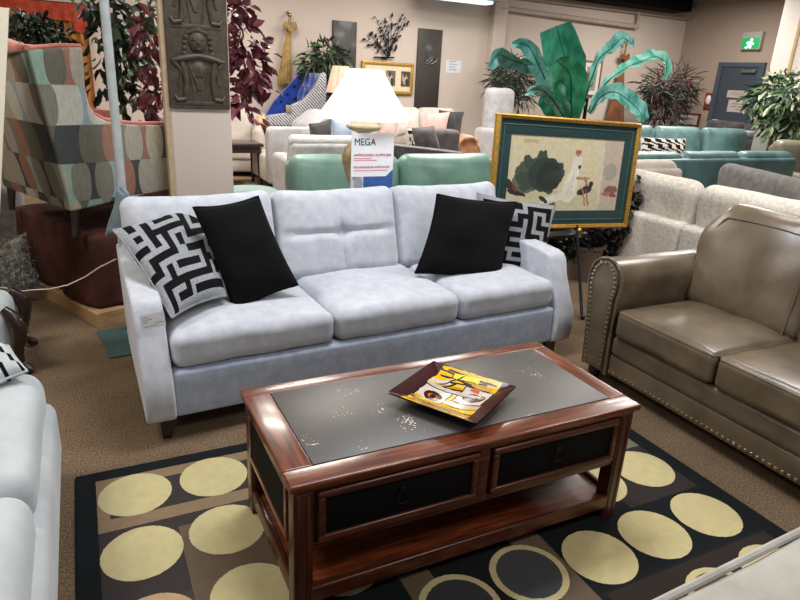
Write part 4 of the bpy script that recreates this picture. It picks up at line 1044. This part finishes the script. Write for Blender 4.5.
# ------------------------------------------------------------------ right wall: door, exit sign, alarm, picture, pillar
def right_wall():
    X = EX
    a, b = at(722, 64, 0, X-.01), at(765, 64, 0, X-.01)
    ya, yb = max(a.y, b.y), min(a.y, b.y); H = a.z
    d = MB().box((X-.035, yb+.05, 0), (X-.005, ya-.05, H-.05)).build('door_1', plain('slate_door', S(58, 66, 76), .45, var=.05), smooth=False); struct(d)
    m = MB(); m.box((X-.06, ya-.06, 0), (X, ya+.04, H-.05)); m.box((X-.06, yb-.04, 0), (X, yb+.06, H-.05)); m.box((X-.06, yb-.04, H-.05), (X, ya+.04, H+.03))
    m.build('door_frame', plain('slate_frame', S(66, 76, 88), .45), d, smooth=False)
    MB().rbox((X-.09, yb+.12, H-.16), (X-.035, yb+.42, H-.10), .01, 1).build('door_closer', plain('grey_metal', S(110, 112, 114), .4, .5), d)
    MB().tube([(X-.035, ya-.12, 1.02), (X-.09, ya-.12, 1.02), (X-.09, ya-.24, 1.02)], .014, 8).build('door_handle', M_steel, d)
    pw = plain('notice_paper', S(176, 166, 158), .6, var=.1, scale=30)
    for (p0, p1, lab) in (((728, 90), (746.5, 98.5), 'upper wide paper notice on the slate grey door'), ((729, 99.5), (745.5, 113), 'lower square paper notice with a red mark on the slate grey door')):
        u, v = at(*p0, 0, X-.04), at(*p1, 0, X-.04); y0, y1 = sorted((u.y, v.y)); z0, z1 = sorted((u.z, v.z))
        t = thing('door_notice', lab, 'notice', (X-.042, y0, z0))
        MB().box((0, 0, 0), (.005, y1-y0, z1-z0)).build('sheet', pw, t, smooth=False)
        m = MB(); w = y1-y0; h = z1-z0
        for k in range(3): m.box((-.001, w*.15, h*(.2+.22*k)), (0, w*(.8 if k else .55), h*(.27+.22*k)))
        m.build('printed_lines', plain('notice_ink', S(120, 110, 104), .7), t, smooth=False)
        if h > .2: MB().box((-.002, w*.1, h*.4), (0, w*.28, h*.75)).build('red_mark', plain('notice_red', S(160, 50, 44), .6), t, smooth=False)
    # exit sign
    u, v = at(743, 32, 0, X-.1), at(758.5, 49.5, 0, X-.1); y0, y1 = sorted((u.y, v.y)); z0, z1 = sorted((u.z, v.z))
    t = thing('exit_sign', 'green running man exit sign glowing above the slate grey door', 'sign', (X, y0, z0)); w, h = y1-y0, z1-z0
    MB().rbox((-.09, 0, 0), (0, w, h), .01, 2).build('housing', plain('sign_housing', S(168, 164, 156), .5), t)
    MB().rbox((-.098, .02, .02), (-.088, w-.02, h*.66), .004, 1).build('green_panel', plain('exit_green', S(20, 150, 84), .5, emit=.7, var=.03), t)
    m = MB(); f = lambda a, b: (-.1, w*(1-a), h*.66*b)
    m.tube([f(.5, .62), f(.46, .38)], .03, 8); m.ball(f(.55, .82), .026, 10)
    for a in ([(.5, .6), (.62, .55), (.68, .45)], [(.49, .6), (.38, .62), (.34, .5)], [(.46, .4), (.57, .3), (.54, .12)], [(.46, .4), (.42, .22), (.3, .16)]): m.tube([f(*q) for q in a], .015, 6)
    m.build('running_man', plain('exit_white', S(240, 255, 246), .5, emit=1.6, var=.01), t)
    # alarm
    c = at(708, 101, 0, X-.05); t = thing('fire_alarm', 'red and white fire alarm strobe on the wall left of the slate grey door', 'alarm', (X, c.y, c.z))
    MB().rbox((-.04, -.10, -.16), (0, .10, .16), .015, 2).build('backplate', plain('alarm_red', S(124, 44, 42), .5), t)
    MB().ball((-.05, 0, .02), .075, 14, (.5, .8, 1.3)).build('strobe_lens', plain('alarm_white', S(226, 222, 220), .3), t)
    u, v = at(680, 112, 0, X-.02), at(698, 127, 0, X-.02); y0, y1 = sorted((u.y, v.y)); z0, z1 = sorted((u.z, v.z)); w, h = y1-y0, z1-z0
    t = thing('wall_picture', 'small red brown framed picture on the right wall low beside the dark plant', 'picture', (X-.03, y0, z0))
    m = MB()
    for lo, hi in (((0, 0), (w, .04)), ((0, h-.04), (w, h)), ((.0005, .035), (.04, h-.035)), ((w-.04, .035), (w-.0005, h-.035))): m.rbox((-.01, lo[0], lo[1]), (.03, hi[0], hi[1]), .006, 1)
    m.build('frame', plain('russet_frame', S(92, 46, 40), .4), t); MB().box((0, .02, .02), (.02, w-.02, h-.02)).build('image', plain('pale_print', S(206, 196, 188), .6, var=.1), t, smooth=False)
    # white pillar near the right edge
    q = at(779, 45, 0, 9.6)
    struct(MB().rbox((9.5, q.y-.75, 0), (9.62, q.y, CZ), .01, 1).build('wall_pillar', plain('white_pillar', S(206, 200, 192), .6, var=.03)))
    tr = at(794, 45, 0, 9.48); struct(MB().box((9.46, tr.y-.04, 0), (9.5, tr.y, CZ)).build('trim_5', plain('tan_strip', S(176, 150, 112), .6), smooth=False))
right_wall()

# ------------------------------------------------------------------ sofas in the middle of the showroom
couch('sofa', 'seafoam green leather sofa directly behind the silver sofa', 'sofa', (2.27, 3.74), 0, 2.14, .95, .84, 2, M_green, armh=.5, armw=.14, roll=.11, puff=.07)
t = thing('pouf', 'pale teal round pouf on the floor behind the column', 'pouf', (*at(250, 192, 2, .36)[:2], 0))
MB().lathe([(.30, 0), (.33, .05), (.34, .2), (.32, .34), (.25, .39), (0, .405)], 28).build('cushion', fabric('pale_teal', S(116, 140, 138), S(140, 162, 158), 8), t)
# patchwork rug on the floor beyond
q = [at(*p, 2, 0) for p in ((228, 192), (290, 190), (240, 166), (300, 166))]
Tn, Dk, Gr = S(164, 136, 104), S(84, 70, 56), S(130, 122, 106)
sh = []
for i in range(7):
    for j in range(9): sh.append(('rect', 1.3+i*.34+(.12 if j % 2 else 0), 5.4+j*.42, .16, .2, 0, (Tn, Gr, Dk, Tn)[(i*3+j*2) % 4]))
tag(MB().box((1.1, 5.2, 0), (3.5, 8.6, .008)).build('patchwork_rug', painter('patchwork', S(140, 120, 96), sh, .95, .01, 30, (20, .7)), smooth=False), 'tan and brown patchwork rug on the floor seen past the column', 'rug')
# group at the back left
couch('armchair', 'cream armchair partly hidden by the column and dark side table', 'armchair', (at(232, 140, 1, 8.35).x, 8.45), math.radians(-15), 1.05, .85, .95, 1, M_cream, armh=.74, armw=.2, roll=.1)
q = at(243, 142, 1, 7.4)
t = thing('side_table', 'small dark side table in front of the cream armchair', 'table', (q.x, 7.4, 0)); zt = q.z
MB().rbox((-.28, -.25, zt-.04), (.22, .25, zt), .008, 1).build('tabletop', M_darkleg, t); MB().box((-.24, -.22, zt-.12), (.18, .22, zt-.04)).build('apron', M_darkleg, t, smooth=False)
for x in (-.23, .17):
    for y in (-.2, .2): MB().tube([(x, y, zt-.05), (x, y, 0)], [.035, .022], 4).build('leg', M_darkleg, t, smooth=False)
q = at(265, 147, 1, 8.05)
m = MB()
m.grid(lambda a, b: (q.x-.09+.2*a, 8.05-.05*math.sin(a*PI*3)*.5-.04*b, .86*(1-b)+.02), 14, 4)
o = m.build('hanging_cloth', fabric('apricot_cloth', S(196, 158, 118), S(222, 186, 146), 8)); o.modifiers.new('s', 'SOLIDIFY').thickness = .03
tag(o, 'apricot cloth panel hanging between the cream armchair and the pale sofa', 'cloth')
def blue_chair():
    y = 7.9
    t = thing('wing_chair', 'swooping wing chair with royal blue tufted inside and dashed white outside', 'armchair', (0, 0, 0))
    m, nt, b = newmat('dash_print')
    n = nt.nodes.new('ShaderNodeTexWave'); n.inputs['Scale'].default_value = 13; n.inputs['Distortion'].default_value = 1.5; n.bands_direction = 'DIAGONAL'
    tc = nt.nodes.new('ShaderNodeTexCoord'); nt.links.new(tc.outputs['Object'], n.inputs['Vector'])
    k = tex_noise(nt, 40, 1)
    mx = nt.nodes.new('ShaderNodeMath'); mx.operation = 'MULTIPLY'; nt.links.new(n.outputs['Fac'], mx.inputs[0]); nt.links.new(k, mx.inputs[1])
    nt.links.new(ramp(nt, mx.outputs[0], [(.24, S(190, 190, 190)), (.34, S(70, 76, 92))]), b.inputs['Base Color']); b.inputs['Roughness'].default_value = .85
    near = PX([(266, 126), (268, 115.5), (288, 113), (292, 105), (304, 100), (315, 88), (322, 73), (326, 72.5), (324, 128)], y)
    zf = .34
    poly = [(x, max(z, zf)) for x, z in near]
    MB().prism(poly[::-1], y, y+.10, 'xz').build('side_panel', m, t, bevel=.02)
    far = PX([(264, 126), (266, 114), (274, 101), (290, 84), (303, 70), (322, 70), (324, 128)], y+.75)
    dx = 0
    poly2 = [(x-dx, max(z, zf)) for x, z in far]
    wg = MB().prism(poly2[::-1], y+.72, y+.80, 'xz').build('inside_wing', M_blue, t, bevel=.02)
    bt = MB()
    for a_, b_ in ((300, 78), (308, 84), (294, 86), (302, 90), (287, 94), (295, 98), (312, 78), (281, 101), (289, 105)):
        w_ = at(a_, b_, 1, y+.71); bt.ball(tuple(w_), .026, 8, (1, .5, 1))
    bt.build('button', plain('deep_blue', S(10, 26, 84), .7), wg)
    xb = poly[7][0]; x0 = poly[0][0]
    bk = MB()
    zt = poly[7][1]-.02
    def bf(a, b_): return (poly[6][0]-.06-.30*(1-b_)**1.3+.02*math.sin(a*PI*5)*math.sin(b_*PI*5)+.1*a*0, y+.08+.66*a, .5+(zt-.5)*b_)
    bk.grid(bf, 30, 30).build('tufted_back', M_blue, t)
    bt = MB()
    for r in range(4):
        for c in range(4): bt.ball(bf(.14+.24*c+(.1 if r % 2 else 0), .25+.18*r), .018, 8)
    bt.build('button', M_blue, t)
    MB().rbox((xb-.06, y+.02, zf), (xb+.02, y+.78, zt), .02, 2).build('outside_back', m, t)
    MB().rbox((x0, y+.06, zf), (xb-.05, y+.76, .62), .05, 3).build('seat', M_blue, t)
    cuf = PX([(286, 105), (292, 113)], y-.01); MB().rbox((cuf[0][0], y-.012, cuf[1][1]), (cuf[1][0], y+.0, cuf[0][1]), .004, 1).build('trim_tab', plain('tan_tab', S(150, 130, 104), .6), t)
    for x in (x0+.08, xb-.06):
        for yy in (y+.08, y+.70): MB().tube([(x, yy, zf+.02), (x, yy, 0)], [.03, .018], 8).build('leg', M_darkleg, t)
blue_chair()
def pale_chaise():
    y = 6.7
    P = PX([(268, 127), (311, 127), (330, 113), (338, 116), (340, 160), (272, 162)], y)
    t = thing('chaise_sofa', 'pale white chaise sofa with slanted raised end in front of the blue wing chair', 'sofa', (0, 0, 0))
    x0, zt = P[0][0], P[0][1]; x1 = P[1][0]; x2 = P[3][0]; z2 = P[2][1]
    pts = [(x0, .12), (x0-.01, zt-.05), (x0+.04, zt), (x1, zt), (P[2][0], z2), (x2+.05, z2-.02), (x2+.15, .12)]
    MB().prism(pts[::-1], y, y+.16, 'xz').build('back', M_pale, t, bevel=.04)
    MB().prism([(x0+.0, .12), (x0, .46), (x2+.1, .46), (x2+.1, .12)][::-1], y+.1, y+.95, 'xz').build('seat', M_cream, t, bevel=.04)
    MB().prism([(x1, .44), (x1, zt), (P[2][0], z2), (x2+.05, z2), (x2+.1, .44)][::-1], y+.16, y+.9, 'xz').build('raised_end', M_pale, t, bevel=.04)
    for x in (x0+.1, x2):
        for yy in (y+.08, y+.85): MB().lathe([(.03, 0), (.04, .13)], 10, (x, yy, 0)).build('leg', M_darkleg, t)
pale_chaise()
bg_pillow('dark grey pillow rising above the back of the light grey sofa left of the lamp', facing([(309, 124), (331, 119), (333, 156), (312, 157)], 5.62), M_dgrey, .08, seed=1)
bg_pillow('pale blue pillow beside the dark grey pillow left of the lamp base', facing([(332, 119), (352, 119), (352, 156), (333, 156)], 5.64), M_pblue, .07, seed=2)
couch('sofa', 'light grey sofa seen from behind, between green sofa and pale chaise', 'sofa', (at(293, 140, 1, 5.3).x+.52, 5.75), PI, 1.04, .85, .86, 1, M_pale, armh=.6, roll=.05)
# small lamp behind the big lamp shade
q = at(341, 66, 1, 7.55)
t = thing('floor_lamp', 'small unlit lamp with peach fluted shade behind the big white lamp shade', 'lamp', (q.x, 7.55, 0))
MB().lathe([(.20, q.z-.36), (.12, q.z-.02), (.11, q.z)], 40, flute=.06, nf=12).build('lamp_shade', fabric('peach_shade', S(206, 176, 154), S(226, 198, 176), 8), t)
MB().lathe([(.14, 0), (.14, .02), (.02, .05), (.016, q.z-.3)], 20).build('stand', M_brass, t)
# bush behind blue chair
def bush(name, label, px, y, blobs, n, L, W, mats, seed, droop=.4, out=1.0):
    c = at(*px, 1, y); t = thing(name, label, 'plant', (c.x, y, 0)); pot(t, .2, .36)
    trunk(t, [(0, 0, .3), (.02, 0, c.z*.6), (0, 0, c.z)], [.03, .025, .015])
    B = []
    for a, b, r in blobs:
        q = at(a, b, 1, y); B.append(((q.x-c.x, random.uniform(-.1, .1), q.z), (r, r*.8, r*.9)))
    foliage(t, B, n, L, W, mats, seed, droop, out=out); return t
bush('potted_bush', 'dark green bush in front of the tall dark panel, behind the blue wing chair', (326, 72), 8.55, [(312, 62, .2), (326, 56, .24), (340, 62, .2), (322, 74, .26), (340, 78, .16), (334, 95, .16), (332, 110, .12)], 950, .17, .04, [D1, G1, G2, D2, G3], 31, .6)
# pink and cream sofa along the back wall, its pillows
y = 7.9; xl, xr = at(352, 130, 1, y).x, at(470, 135, 1, y).x
couch('sofa', 'cream sofa against the back wall right of the lamp, under the tall panel', 'sofa', ((xl+xr)/2, y+.25), 0, xr-xl, .9, 1.05, 3, M_cream, armh=.66, armw=.16, puff=.03)
yy = 7.78
bg_pillow('pink pillow just right of the lamp shade on the cream sofa', facing([(378, 120), (395, 120), (396, 138), (376, 138)], yy), M_pink, .08, seed=3)
bg_pillow('large cream pillow between the two pink pillows on the cream sofa', facing([(396, 112), (419, 110), (420, 135), (394, 137)], yy), M_cream, .09, seed=4)
bg_pillow('pink pillow in front of the dark pillow on the cream sofa', facing([(425, 113), (450, 112), (445, 137), (423, 134)], yy-.1), M_pink, .09, seed=5)
bg_pillow('dark grey pillow at the right end of the cream sofa', facing([(439, 110), (464, 112), (460, 137), (437, 136)], yy+.05), M_dgrey, .09, seed=6)
# charcoal sofa with headrest cushion
y = 4.95; P = PX([(394, 143), (461, 152), (488, 140)], y)
def charcoal():
    t = thing('sofa', 'charcoal sofa with sloping piped arm between the green sofa and the cream sofa', 'sofa', (0, 0, 0))
    x0, z0 = P[0]; x1, z1 = P[1]; x2, z2 = P[2]
    MB().prism([(x0-.1, .1), (x1, .1), (x1, z1), (x0-.1, z0)], y, y+.16, 'xz').build('arm', M_char, t, bevel=.03)
    MB().tube([(x0-.1, y-.005, z0-.01), (x1, y-.005, z1-.01)], .014, 6).build('piping', M_pale, t)
    MB().rbox((x0, y+.15, .1), (x2-.05, y+.95, .45), .05, 3).build('seat', M_char, t)
    MB().rbox((x1-.2, y+.75, .2), (x2+.1, y+1.0, z2+.04), .06, 3).build('back', M_char, t)
charcoal()
bg_pillow('charcoal bolster pillow with patterned end on the charcoal sofa', facing([(407, 128), (434, 126), (441, 152), (414, 155)], 5.22, .35), M_char, .10, seed=7)
c = facing([(405, 128), (411, 128), (416, 152), (409, 152)], 5.12, .35)
bg_pillow('narrow black and cream patterned pillow at the left of the charcoal bolster', c, [M_pblack, M_cream], .05, maze(4, 2), 8)
# crumpled throw
q = at(460, 140, 1, 6.4); m = MB()
def cr(x, y_, z, u, v, w): return x+wr((x, y_, z), .06, 9), y_+wr((z, x, y_), .06, 9), z+wr((y_, z, x), .08, 9)
t = thing('throw_blanket', 'crumpled tan brown throw between the charcoal sofa and the white recliner', 'blanket', (q.x, 6.4, 0))
MB().rbox((-.24, -.2, 0), (.24, .2, q.z+.03), .06, 3, 8, cr).build('cloth', fabric('tan_plush', S(134, 88, 54), S(176, 126, 84), 10), t)
# white recliner
def recliner():
    c = at(508, 120, 1, 7.6); t = thing('recliner', 'white recliner armchair with slatted glider base by the back wall corner', 'armchair', (c.x, 7.6, 0), math.radians(14))
    zb = at(500, 88, 1, 7.8).z
    soft(t, 'seat', (-.34, -.42, .38), (.34, .35, .58), M_pale, .07, 5, .03)
    soft(t, 'backrest', (-.30, .12, .5), (.30, .36, zb), M_pale, .10, 6, .05, .01, top=False)
    for s in (-1, 1):
        x0, x1 = sorted((s*.34, s*.50)); soft(t, 'arm', (x0, -.45, .28), (x1, .3, .80), M_pale, .07, 4, .01)
        sl = MB()
        for k in range(5): sl.tube([(s*.44, -.40+.16*k, .06), (s*.44, -.40+.16*k, .34)], .018, 6)
        sl.rbox((s*.44-.03, -.48, 0), (s*.44+.03, .36, .06), .01, 1); sl.build('glider_base', M_cream, t)
    soft(t, 'footrest', (-.32, -.55, .16), (.32, -.42, .42), M_pale, .05, 4, .01)
recliner()
def palm(name, label, c, zc, n, L, mats, seed, hub=.12):
    t = thing(name, label, 'plant', (c[0], c[1], 0)); pot(t, .2, .34); trunk(t, [(0, 0, .3), (.02, 0, zc*.6), (0, 0, zc)], [.045, .04, .03])
    rnd = random.Random(seed); m = MB()
    for i in range(n):
        az = rnd.uniform(0, 2*PI); el = rnd.uniform(.1, 1.3); d = Vector((math.cos(az)*math.cos(el), math.sin(az)*math.cos(el), math.sin(el)))
        p = Vector((0, 0, zc)); l = L*rnd.uniform(.75, 1.15); K = 10; mi = rnd.randrange(len(mats))
        for k in range(K):
            q = p+d*l/K; d = (d+Vector((0, 0, -.13))).normalized()
            s = d.cross(Vector((0, 0, 1))).normalized() if abs(d.z) < .98 else Vector((1, 0, 0))
            if k > 1:
                for sg in (-1, 1):
                    ld = (s*sg+d*.9+Vector((0, 0, -.25))).normalized(); ll = l*.30*math.sin(PI*(k+1)/(K+2))+.04
                    a = q.lerp(p, .5); w = d*.014
                    m.add([a-w, a+ld*ll*.5-w*1.2, a+ld*ll, a+ld*ll*.5+w*1.2, a+w], [(0, 1, 2, 3, 4)], mi)
            m.tube([p, q], .005, 4, mi); p = q
    m.build('fronds', mats, t, smooth=False, fix=False); return t
bush('potted_palm', 'dark feathery palm behind the white recliner', (510, 75), 8.45, [(500, 82, .22), (512, 72, .26), (524, 80, .24), (506, 95, .2), (522, 98, .2)], 800, .24, .022, [D1, G1, D1, G2], 41, .5)
# big banana plant
def banana():
    y0 = 3.05; b = at(572, 125, 1, y0)
    t = thing('banana_plant', 'artificial banana plant with big teal green leaves above the framed painting', 'plant', (b.x, y0, 0))
    pot(t, .2, .36); trunk(t, [(0, 0, .3), (0, 0, .8), (.01, 0, b.z)], [.05, .045, .03])
    mts = []
    for nme, c1, c2 in (('banana_leaf', S(16, 104, 78), S(62, 158, 128)), ('banana_leaf_teal', S(34, 118, 108), S(128, 190, 178)), ('banana_leaf_pale', S(46, 150, 124), S(160, 216, 198)), ('banana_leaf_bright', S(24, 134, 86), S(84, 184, 138))):  # leaf sheen is put into the lighter ramp colours
        m, nt, bb = newmat(nme); nt.links.new(ramp(nt, tex_noise(nt, 4, 4, .6, stretch=(3, 3, 1)), [(.35, c1), (.65, c2)]), bb.inputs['Base Color']); bb.inputs['Roughness'].default_value = .45
        mts.append(m)
    rib = lm('midrib', S(20, 60, 44))
    L = [  # sight points (px,py), depth offsets, widths in m, material, tilt
        ([(573, 122), (572, 95), (566, 62), (556, 26)], (0, .1, .16, .2), (.04, .22, .36, .26), 0, .2),
        ([(571, 124), (571, 100), (570, 75), (556, 60)], (-.1, -.22, -.3, -.34), (.08, .24, .27, .14), 3, .25),
        ([(570, 122), (553, 95), (540, 68), (528, 46), (512, 43)], (-.05, -.1, -.1, -.05, 0), (.05, .13, .15, .12, .04), 1, .4),
        ([(566, 120), (550, 85), (532, 68), (512, 60), (498, 55), (489, 68)], (.05, .05, .0, -.05, -.1, -.12), (.03, .06, .13, .16, .14, .05), 1, .8),
        ([(572, 126), (563, 104), (556, 84), (549, 66)], (-.05, -.15, -.2, -.2), (.05, .14, .16, .05), 2, .6),
        ([(568, 124), (556, 104), (545, 92), (534, 89), (525, 94)], (-.15, -.25, -.3, -.35, -.4), (.04, .1, .11, .09, .02), 2, .7),
        ([(564, 126), (556, 112), (548, 100), (546, 92)], (-.05, -.1, -.1, -.1), (.05, .16, .16, .05), 0, .3),
        ([(582, 108), (592, 78), (600, 58), (612, 48), (623, 38), (634, 46)], (.0, .05, .1, .1, .1, .1), (.03, .06, .09, .13, .13, .03), 1, .6),
        ([(588, 112), (602, 88), (620, 72), (640, 62), (656, 57), (666, 64), (665, 80)], (-.05, -.05, -.1, -.1, -.1, -.1, -.12), (.03, .06, .10, .15, .15, .13, .04), 2, .9),
        ([(590, 114), (600, 98), (614, 92), (628, 100), (640, 112), (642, 122)], (-.1, -.15, -.25, -.3, -.35, -.36), (.03, .10, .15, .15, .14, .07), 1, .5)]
    for pts, dy, ws, mi, tilt in L:
        P = [at(a, bq, 1, y0+d)-Vector((b.x, y0, 0)) for (a, bq), d in zip(pts, dy)]
        # smooth the spine
        Q = []; Wd = []
        n = len(P); K = 6
        for i in range(n-1):
            p0, p1, p2, p3 = P[max(i-1, 0)], P[i], P[i+1], P[min(i+2, n-1)]
            for k in range(K):
                s = k/K; Q.append(.5*((2*p1)+(p2-p0)*s+(2*p0-5*p1+4*p2-p3)*s*s+(3*p1-p0-3*p2+p3)*s**3)); Wd.append(ws[i]+(ws[i+1]-ws[i])*s)
        Q.append(P[-1]); Wd.append(ws[-1])
        m = MB(); vs = []; C = 6
        vd = (CAM-Vector((b.x, y0, 1.4))).normalized()
        for i, q in enumerate(Q):
            tn = (Q[min(i+1, len(Q)-1)]-Q[max(i-1, 0)]).normalized()
            sd = tn.cross(vd).normalized(); nn_ = sd.cross(tn).normalized()
            sd = (sd*math.cos(tilt)+nn_*math.sin(tilt)).normalized(); nn_ = sd.cross(tn).normalized()
            for c in range(-C//2, C//2+1):
                f = c/(C/2); wv = .012*math.sin(i*1.3+c)*abs(f)
                vs.append(q+sd*f*Wd[i]/2+nn_*(abs(f)*Wd[i]*.16+wv))
        fs = [(i*(C+1)+j, i*(C+1)+j+1, (i+1)*(C+1)+j+1, (i+1)*(C+1)+j) for i in range(len(Q)-1) for j in range(C)]
        m.add(vs, fs); lf = m.build('leaf', mts[mi], t, fix=False)
        MB().tube([q for q in Q], [.008*(1-.7*i/len(Q)) for i in range(len(Q))], 5).build('midrib', rib, lf)
    for a in (553, 587):
        p1 = at(a, 98, 1, y0)-Vector((b.x, y0, 0)); MB().tube([(p1.x, 0, .3), (p1.x, 0, p1.z)], .016, 8).build('stake', M_iron, t)
banana()
# dark plant in a taupe pot below the painting
q = at(582, 262, 1, 2.52)
t = thing('floor_plant', 'dark red and green leafy plant in a taupe pot under the framed painting', 'plant', (q.x, 2.52, 0))
pot(t, .17, .30, plain('taupe_pot', S(128, 112, 100), .6))
B = []
for a, b_, r in ((600, 248, .17), (620, 242, .17), (634, 205, .13), (643, 188, .08), (585, 240, .16), (560, 243, .17), (630, 225, .14), (542, 245, .15), (646, 200, .06), (640, 235, .10), (612, 230, .14), (638, 215, .11), (644, 225, .09)):
    yy_ = 2.37 if a > 626 else 2.46
    w = at(a, b_, 1, yy_); B.append(((w.x-q.x, yy_-2.52, w.z), (r*.85, r*.25, r*.85)))
trunk(t, [(0, 0, .25), (.1, 0, .6), (.25, 0, .85)], [.02, .016, .008]); foliage(t, B, 1300, .085, .05, [D1, G1, D1, B1, D1, D1], 51, .5)

# right hand sofas
ang = math.radians(-90+24)
def rowsofa(label, px0, px1, z, mt, depth, n, flip=False, H=.85, armh=.55, **kw):
    p, q = at(*px0, 2, z), at(*px1, 2, z); d = (q-p); d.z = 0; W = kw.pop('W', d.length)
    rz = math.atan2(d.y, d.x); nrm = Vector((-d.y, d.x, 0)).normalized()   # local +y
    u = d.normalized()
    if flip: rz += PI; c = p+u*W/2-nrm*(-depth/2+.0) if False else p+u*W/2+nrm*(depth/2)
    else: c = p+u*W/2-nrm*(depth/2-.1)
    return couch('sofa', label, 'sofa', c, rz, W, depth, H, n, mt, armh=armh, **kw)
def backed(label, px0, px1, z, n, mt, depth=.95, ext=(0, 0), **kw):
    # a sofa turned away from us: its back's top edge runs between two sight points at height z
    p, q = at(*px0, 2, z), at(*px1, 2, z); u = q-p; u.z = 0; L = u.length; u.normalize(); p = p-u*ext[0]; q = q+u*ext[1]
    nr = Vector((u.y, -u.x, 0)); 
    if nr.dot(CAM-p) < 0: nr = -nr
    c = (p+q)/2-nr*(depth/2-.06); rz = math.atan2(-nr.x, nr.y)
    return couch('sofa', label, 'sofa', c, rz, (q-p).length, depth, z+.02, n, mt, **kw)
backed('white nubby boucle sofa seen from behind, right behind the taupe leather sofa', (640, 175), (800, 208), .88, 2, M_boucle, arms=False, armh=.3, armw=.0, roll=.13, puff=.07, backt=.24, ext=(.42, .12), bframe=.60, split=2, lean_=-6)
backed('cream smooth sofa back rising behind the white boucle sofa', (636, 163), (682, 163), .85, 1, M_cream, armh=.3, armw=.0, arms=False, roll=.12, ext=(.3, 0))
backed('grey velour sofa seen from behind, beyond the white boucle sofa', (713, 164), (800, 185), .82, 1, M_greyf, arms=False, armh=.3, armw=0, roll=.16, puff=.05, backt=.24, ext=(0, .5), bframe=.5, lean_=-4)
couch('sofa', 'teal leather sofa seen from behind, in front of the sofa with striped pillow', 'sofa', (6.1, 4.05), PI, 2.9, .95, .90, 3, M_teal, armh=.6, roll=.09)
couch('sofa', 'teal leather sofa with white throw and striped pillow, further back on the right', 'sofa', (8.2, 5.75), math.radians(-14), 2.6, 1.0, 1.0, 3, M_teal, armh=.62, roll=.1, puff=.06)
bg_pillow('black and white animal striped pillow on the farther teal sofa', facing([(640, 137), (686, 139), (686, 158), (639, 158)], 5.25, .35), [M_pblack, M_cream], .09, [[1 if math.sin(i*1.3+j*.9+1.4*math.sin(j*.8)) > -.15 else 0 for i in range(24)] for j in range(24)], 9)
P = facing([(724, 128), (764, 132), (763, 140), (727, 137)], 6.2, .2)
bg_pillow('pale blue long pillow lying along the back of the farther teal sofa', P, M_pblue, .05, seed=11)
couch('sofa', 'olive green leather sofa in front of the variegated plant on the right', 'sofa', (8.3, 3.62), math.radians(-20), 1.2, .9, 1.0, 2, M_olive, armh=.62, roll=.08)
couch('sofa', 'mushroom brown leather sofa at the right edge next to the olive sofa', 'sofa', (9.3, 2.5), math.radians(-30), 1.6, .9, 1.06, 2, M_taupe2, armh=.62, roll=.08)
couch('sofa', 'dark grey sofa far back in front of the slate grey door', 'sofa', (10.35, 6.6), math.radians(-80), 1.5, .9, 1.05, 2, M_dgrey, armh=.6, roll=.08)
# foliage on the right
bush('potted_palm', 'dark reddish palm tree in the back right corner by the small picture', (668, 98), 7.9, [(655, 88, .28), (672, 84, .3), (688, 80, .2), (660, 105, .3), (680, 100, .28), (668, 120, .22), (645, 100, .16), (690, 92, .18)], 1000, .28, .028, [D1, D2, D1, B1, D1, G1, D1], 61, .4)
c = at(778, 108, 0, 9.0)
t = thing('variegated_tree', 'bushy variegated green tree at the right edge in front of the slate grey door', 'tree', (c.x, c.y, 0)); pot(t, .22, .4)
trunk(t, [(0, 0, .35), (.02, 0, 1.0), (0, 0, c.z)], [.035, .03, .02]); B = []
for a, b_, r in ((764, 98, .24), (778, 90, .26), (793, 96, .26), (768, 112, .24), (786, 112, .28), (775, 128, .22), (798, 122, .26), (784, 80, .14)):
    w = at(a, b_, 0, c.x); B.append(((random.uniform(-.15, .15), w.y-c.y, w.z), (r*.8, r, r)))
foliage(t, B, 850, .16, .06, [G1, G2, G1, G3, G2, V1, V2], 71, .6)

# ------------------------------------------------------------------ light
w = bpy.data.worlds.new('World'); sc.world = w; w.use_nodes = True
w.node_tree.nodes['Background'].inputs[0].default_value = (.80, .88, 1, 1); w.node_tree.nodes['Background'].inputs[1].default_value = .48
def area(x, y, z, sx, sy, power, col=(1, .97, .93), rot=(0, 0, 0)):
    l = bpy.data.lights.new('unseen_ceiling_light', 'AREA'); l.shape = 'RECTANGLE'; l.size = sx; l.size_y = sy; l.energy = power; l.color = col  # unseen overhead lights added to light the room, no fixtures modelled
    o = bpy.data.objects.new('unseen_ceiling_light', l); COL.objects.link(o); o.location = (x, y, z); o.rotation_euler = rot
for x, y, p, c in ((1.2, 5.1, 85, (1, .93, .82)), (.9, 1.2, 62, (.9, .95, 1)), (-2.2, 1.2, 70, (1, .95, .88)), (3.8, 1.4, 62, (1, .95, .9)), (4.2, 5.6, 90, (1, .95, .9)), (1.6, 6.9, 55, (1, .95, .9)), (4.6, 7.0, 62, (1, .95, .9)), (7.6, 4.4, 110, (1, .95, .9)), (9.2, 6.8, 100, (1, .94, .88)), (1.6, -1.6, 45, (1, .96, .92)), (-2.0, 5.8, 55, (1, .93, .85))):
    area(x, y, 3.2, 1.25, .65, p*1.15, c)
q = at(363, 100, 1, 2.62); l = bpy.data.lights.new('lamp_bulb', 'POINT'); l.energy = 8; l.color = (1, .85, .68); l.shadow_soft_size = .06
o = bpy.data.objects.new('lamp_bulb', l); COL.objects.link(o); o.location = (q.x, 2.62, q.z)
sc.view_settings.view_transform = 'Standard'; sc.view_settings.look = 'None'; sc.view_settings.exposure = 0; sc.view_settings.gamma = 1
sc.cycles.max_bounces = 6; sc.cycles.diffuse_bounces = 3; sc.cycles.glossy_bounces = 3; sc.cycles.caustics_reflective = False; sc.cycles.caustics_refractive = False
sc.cycles.sample_clamp_indirect = 4
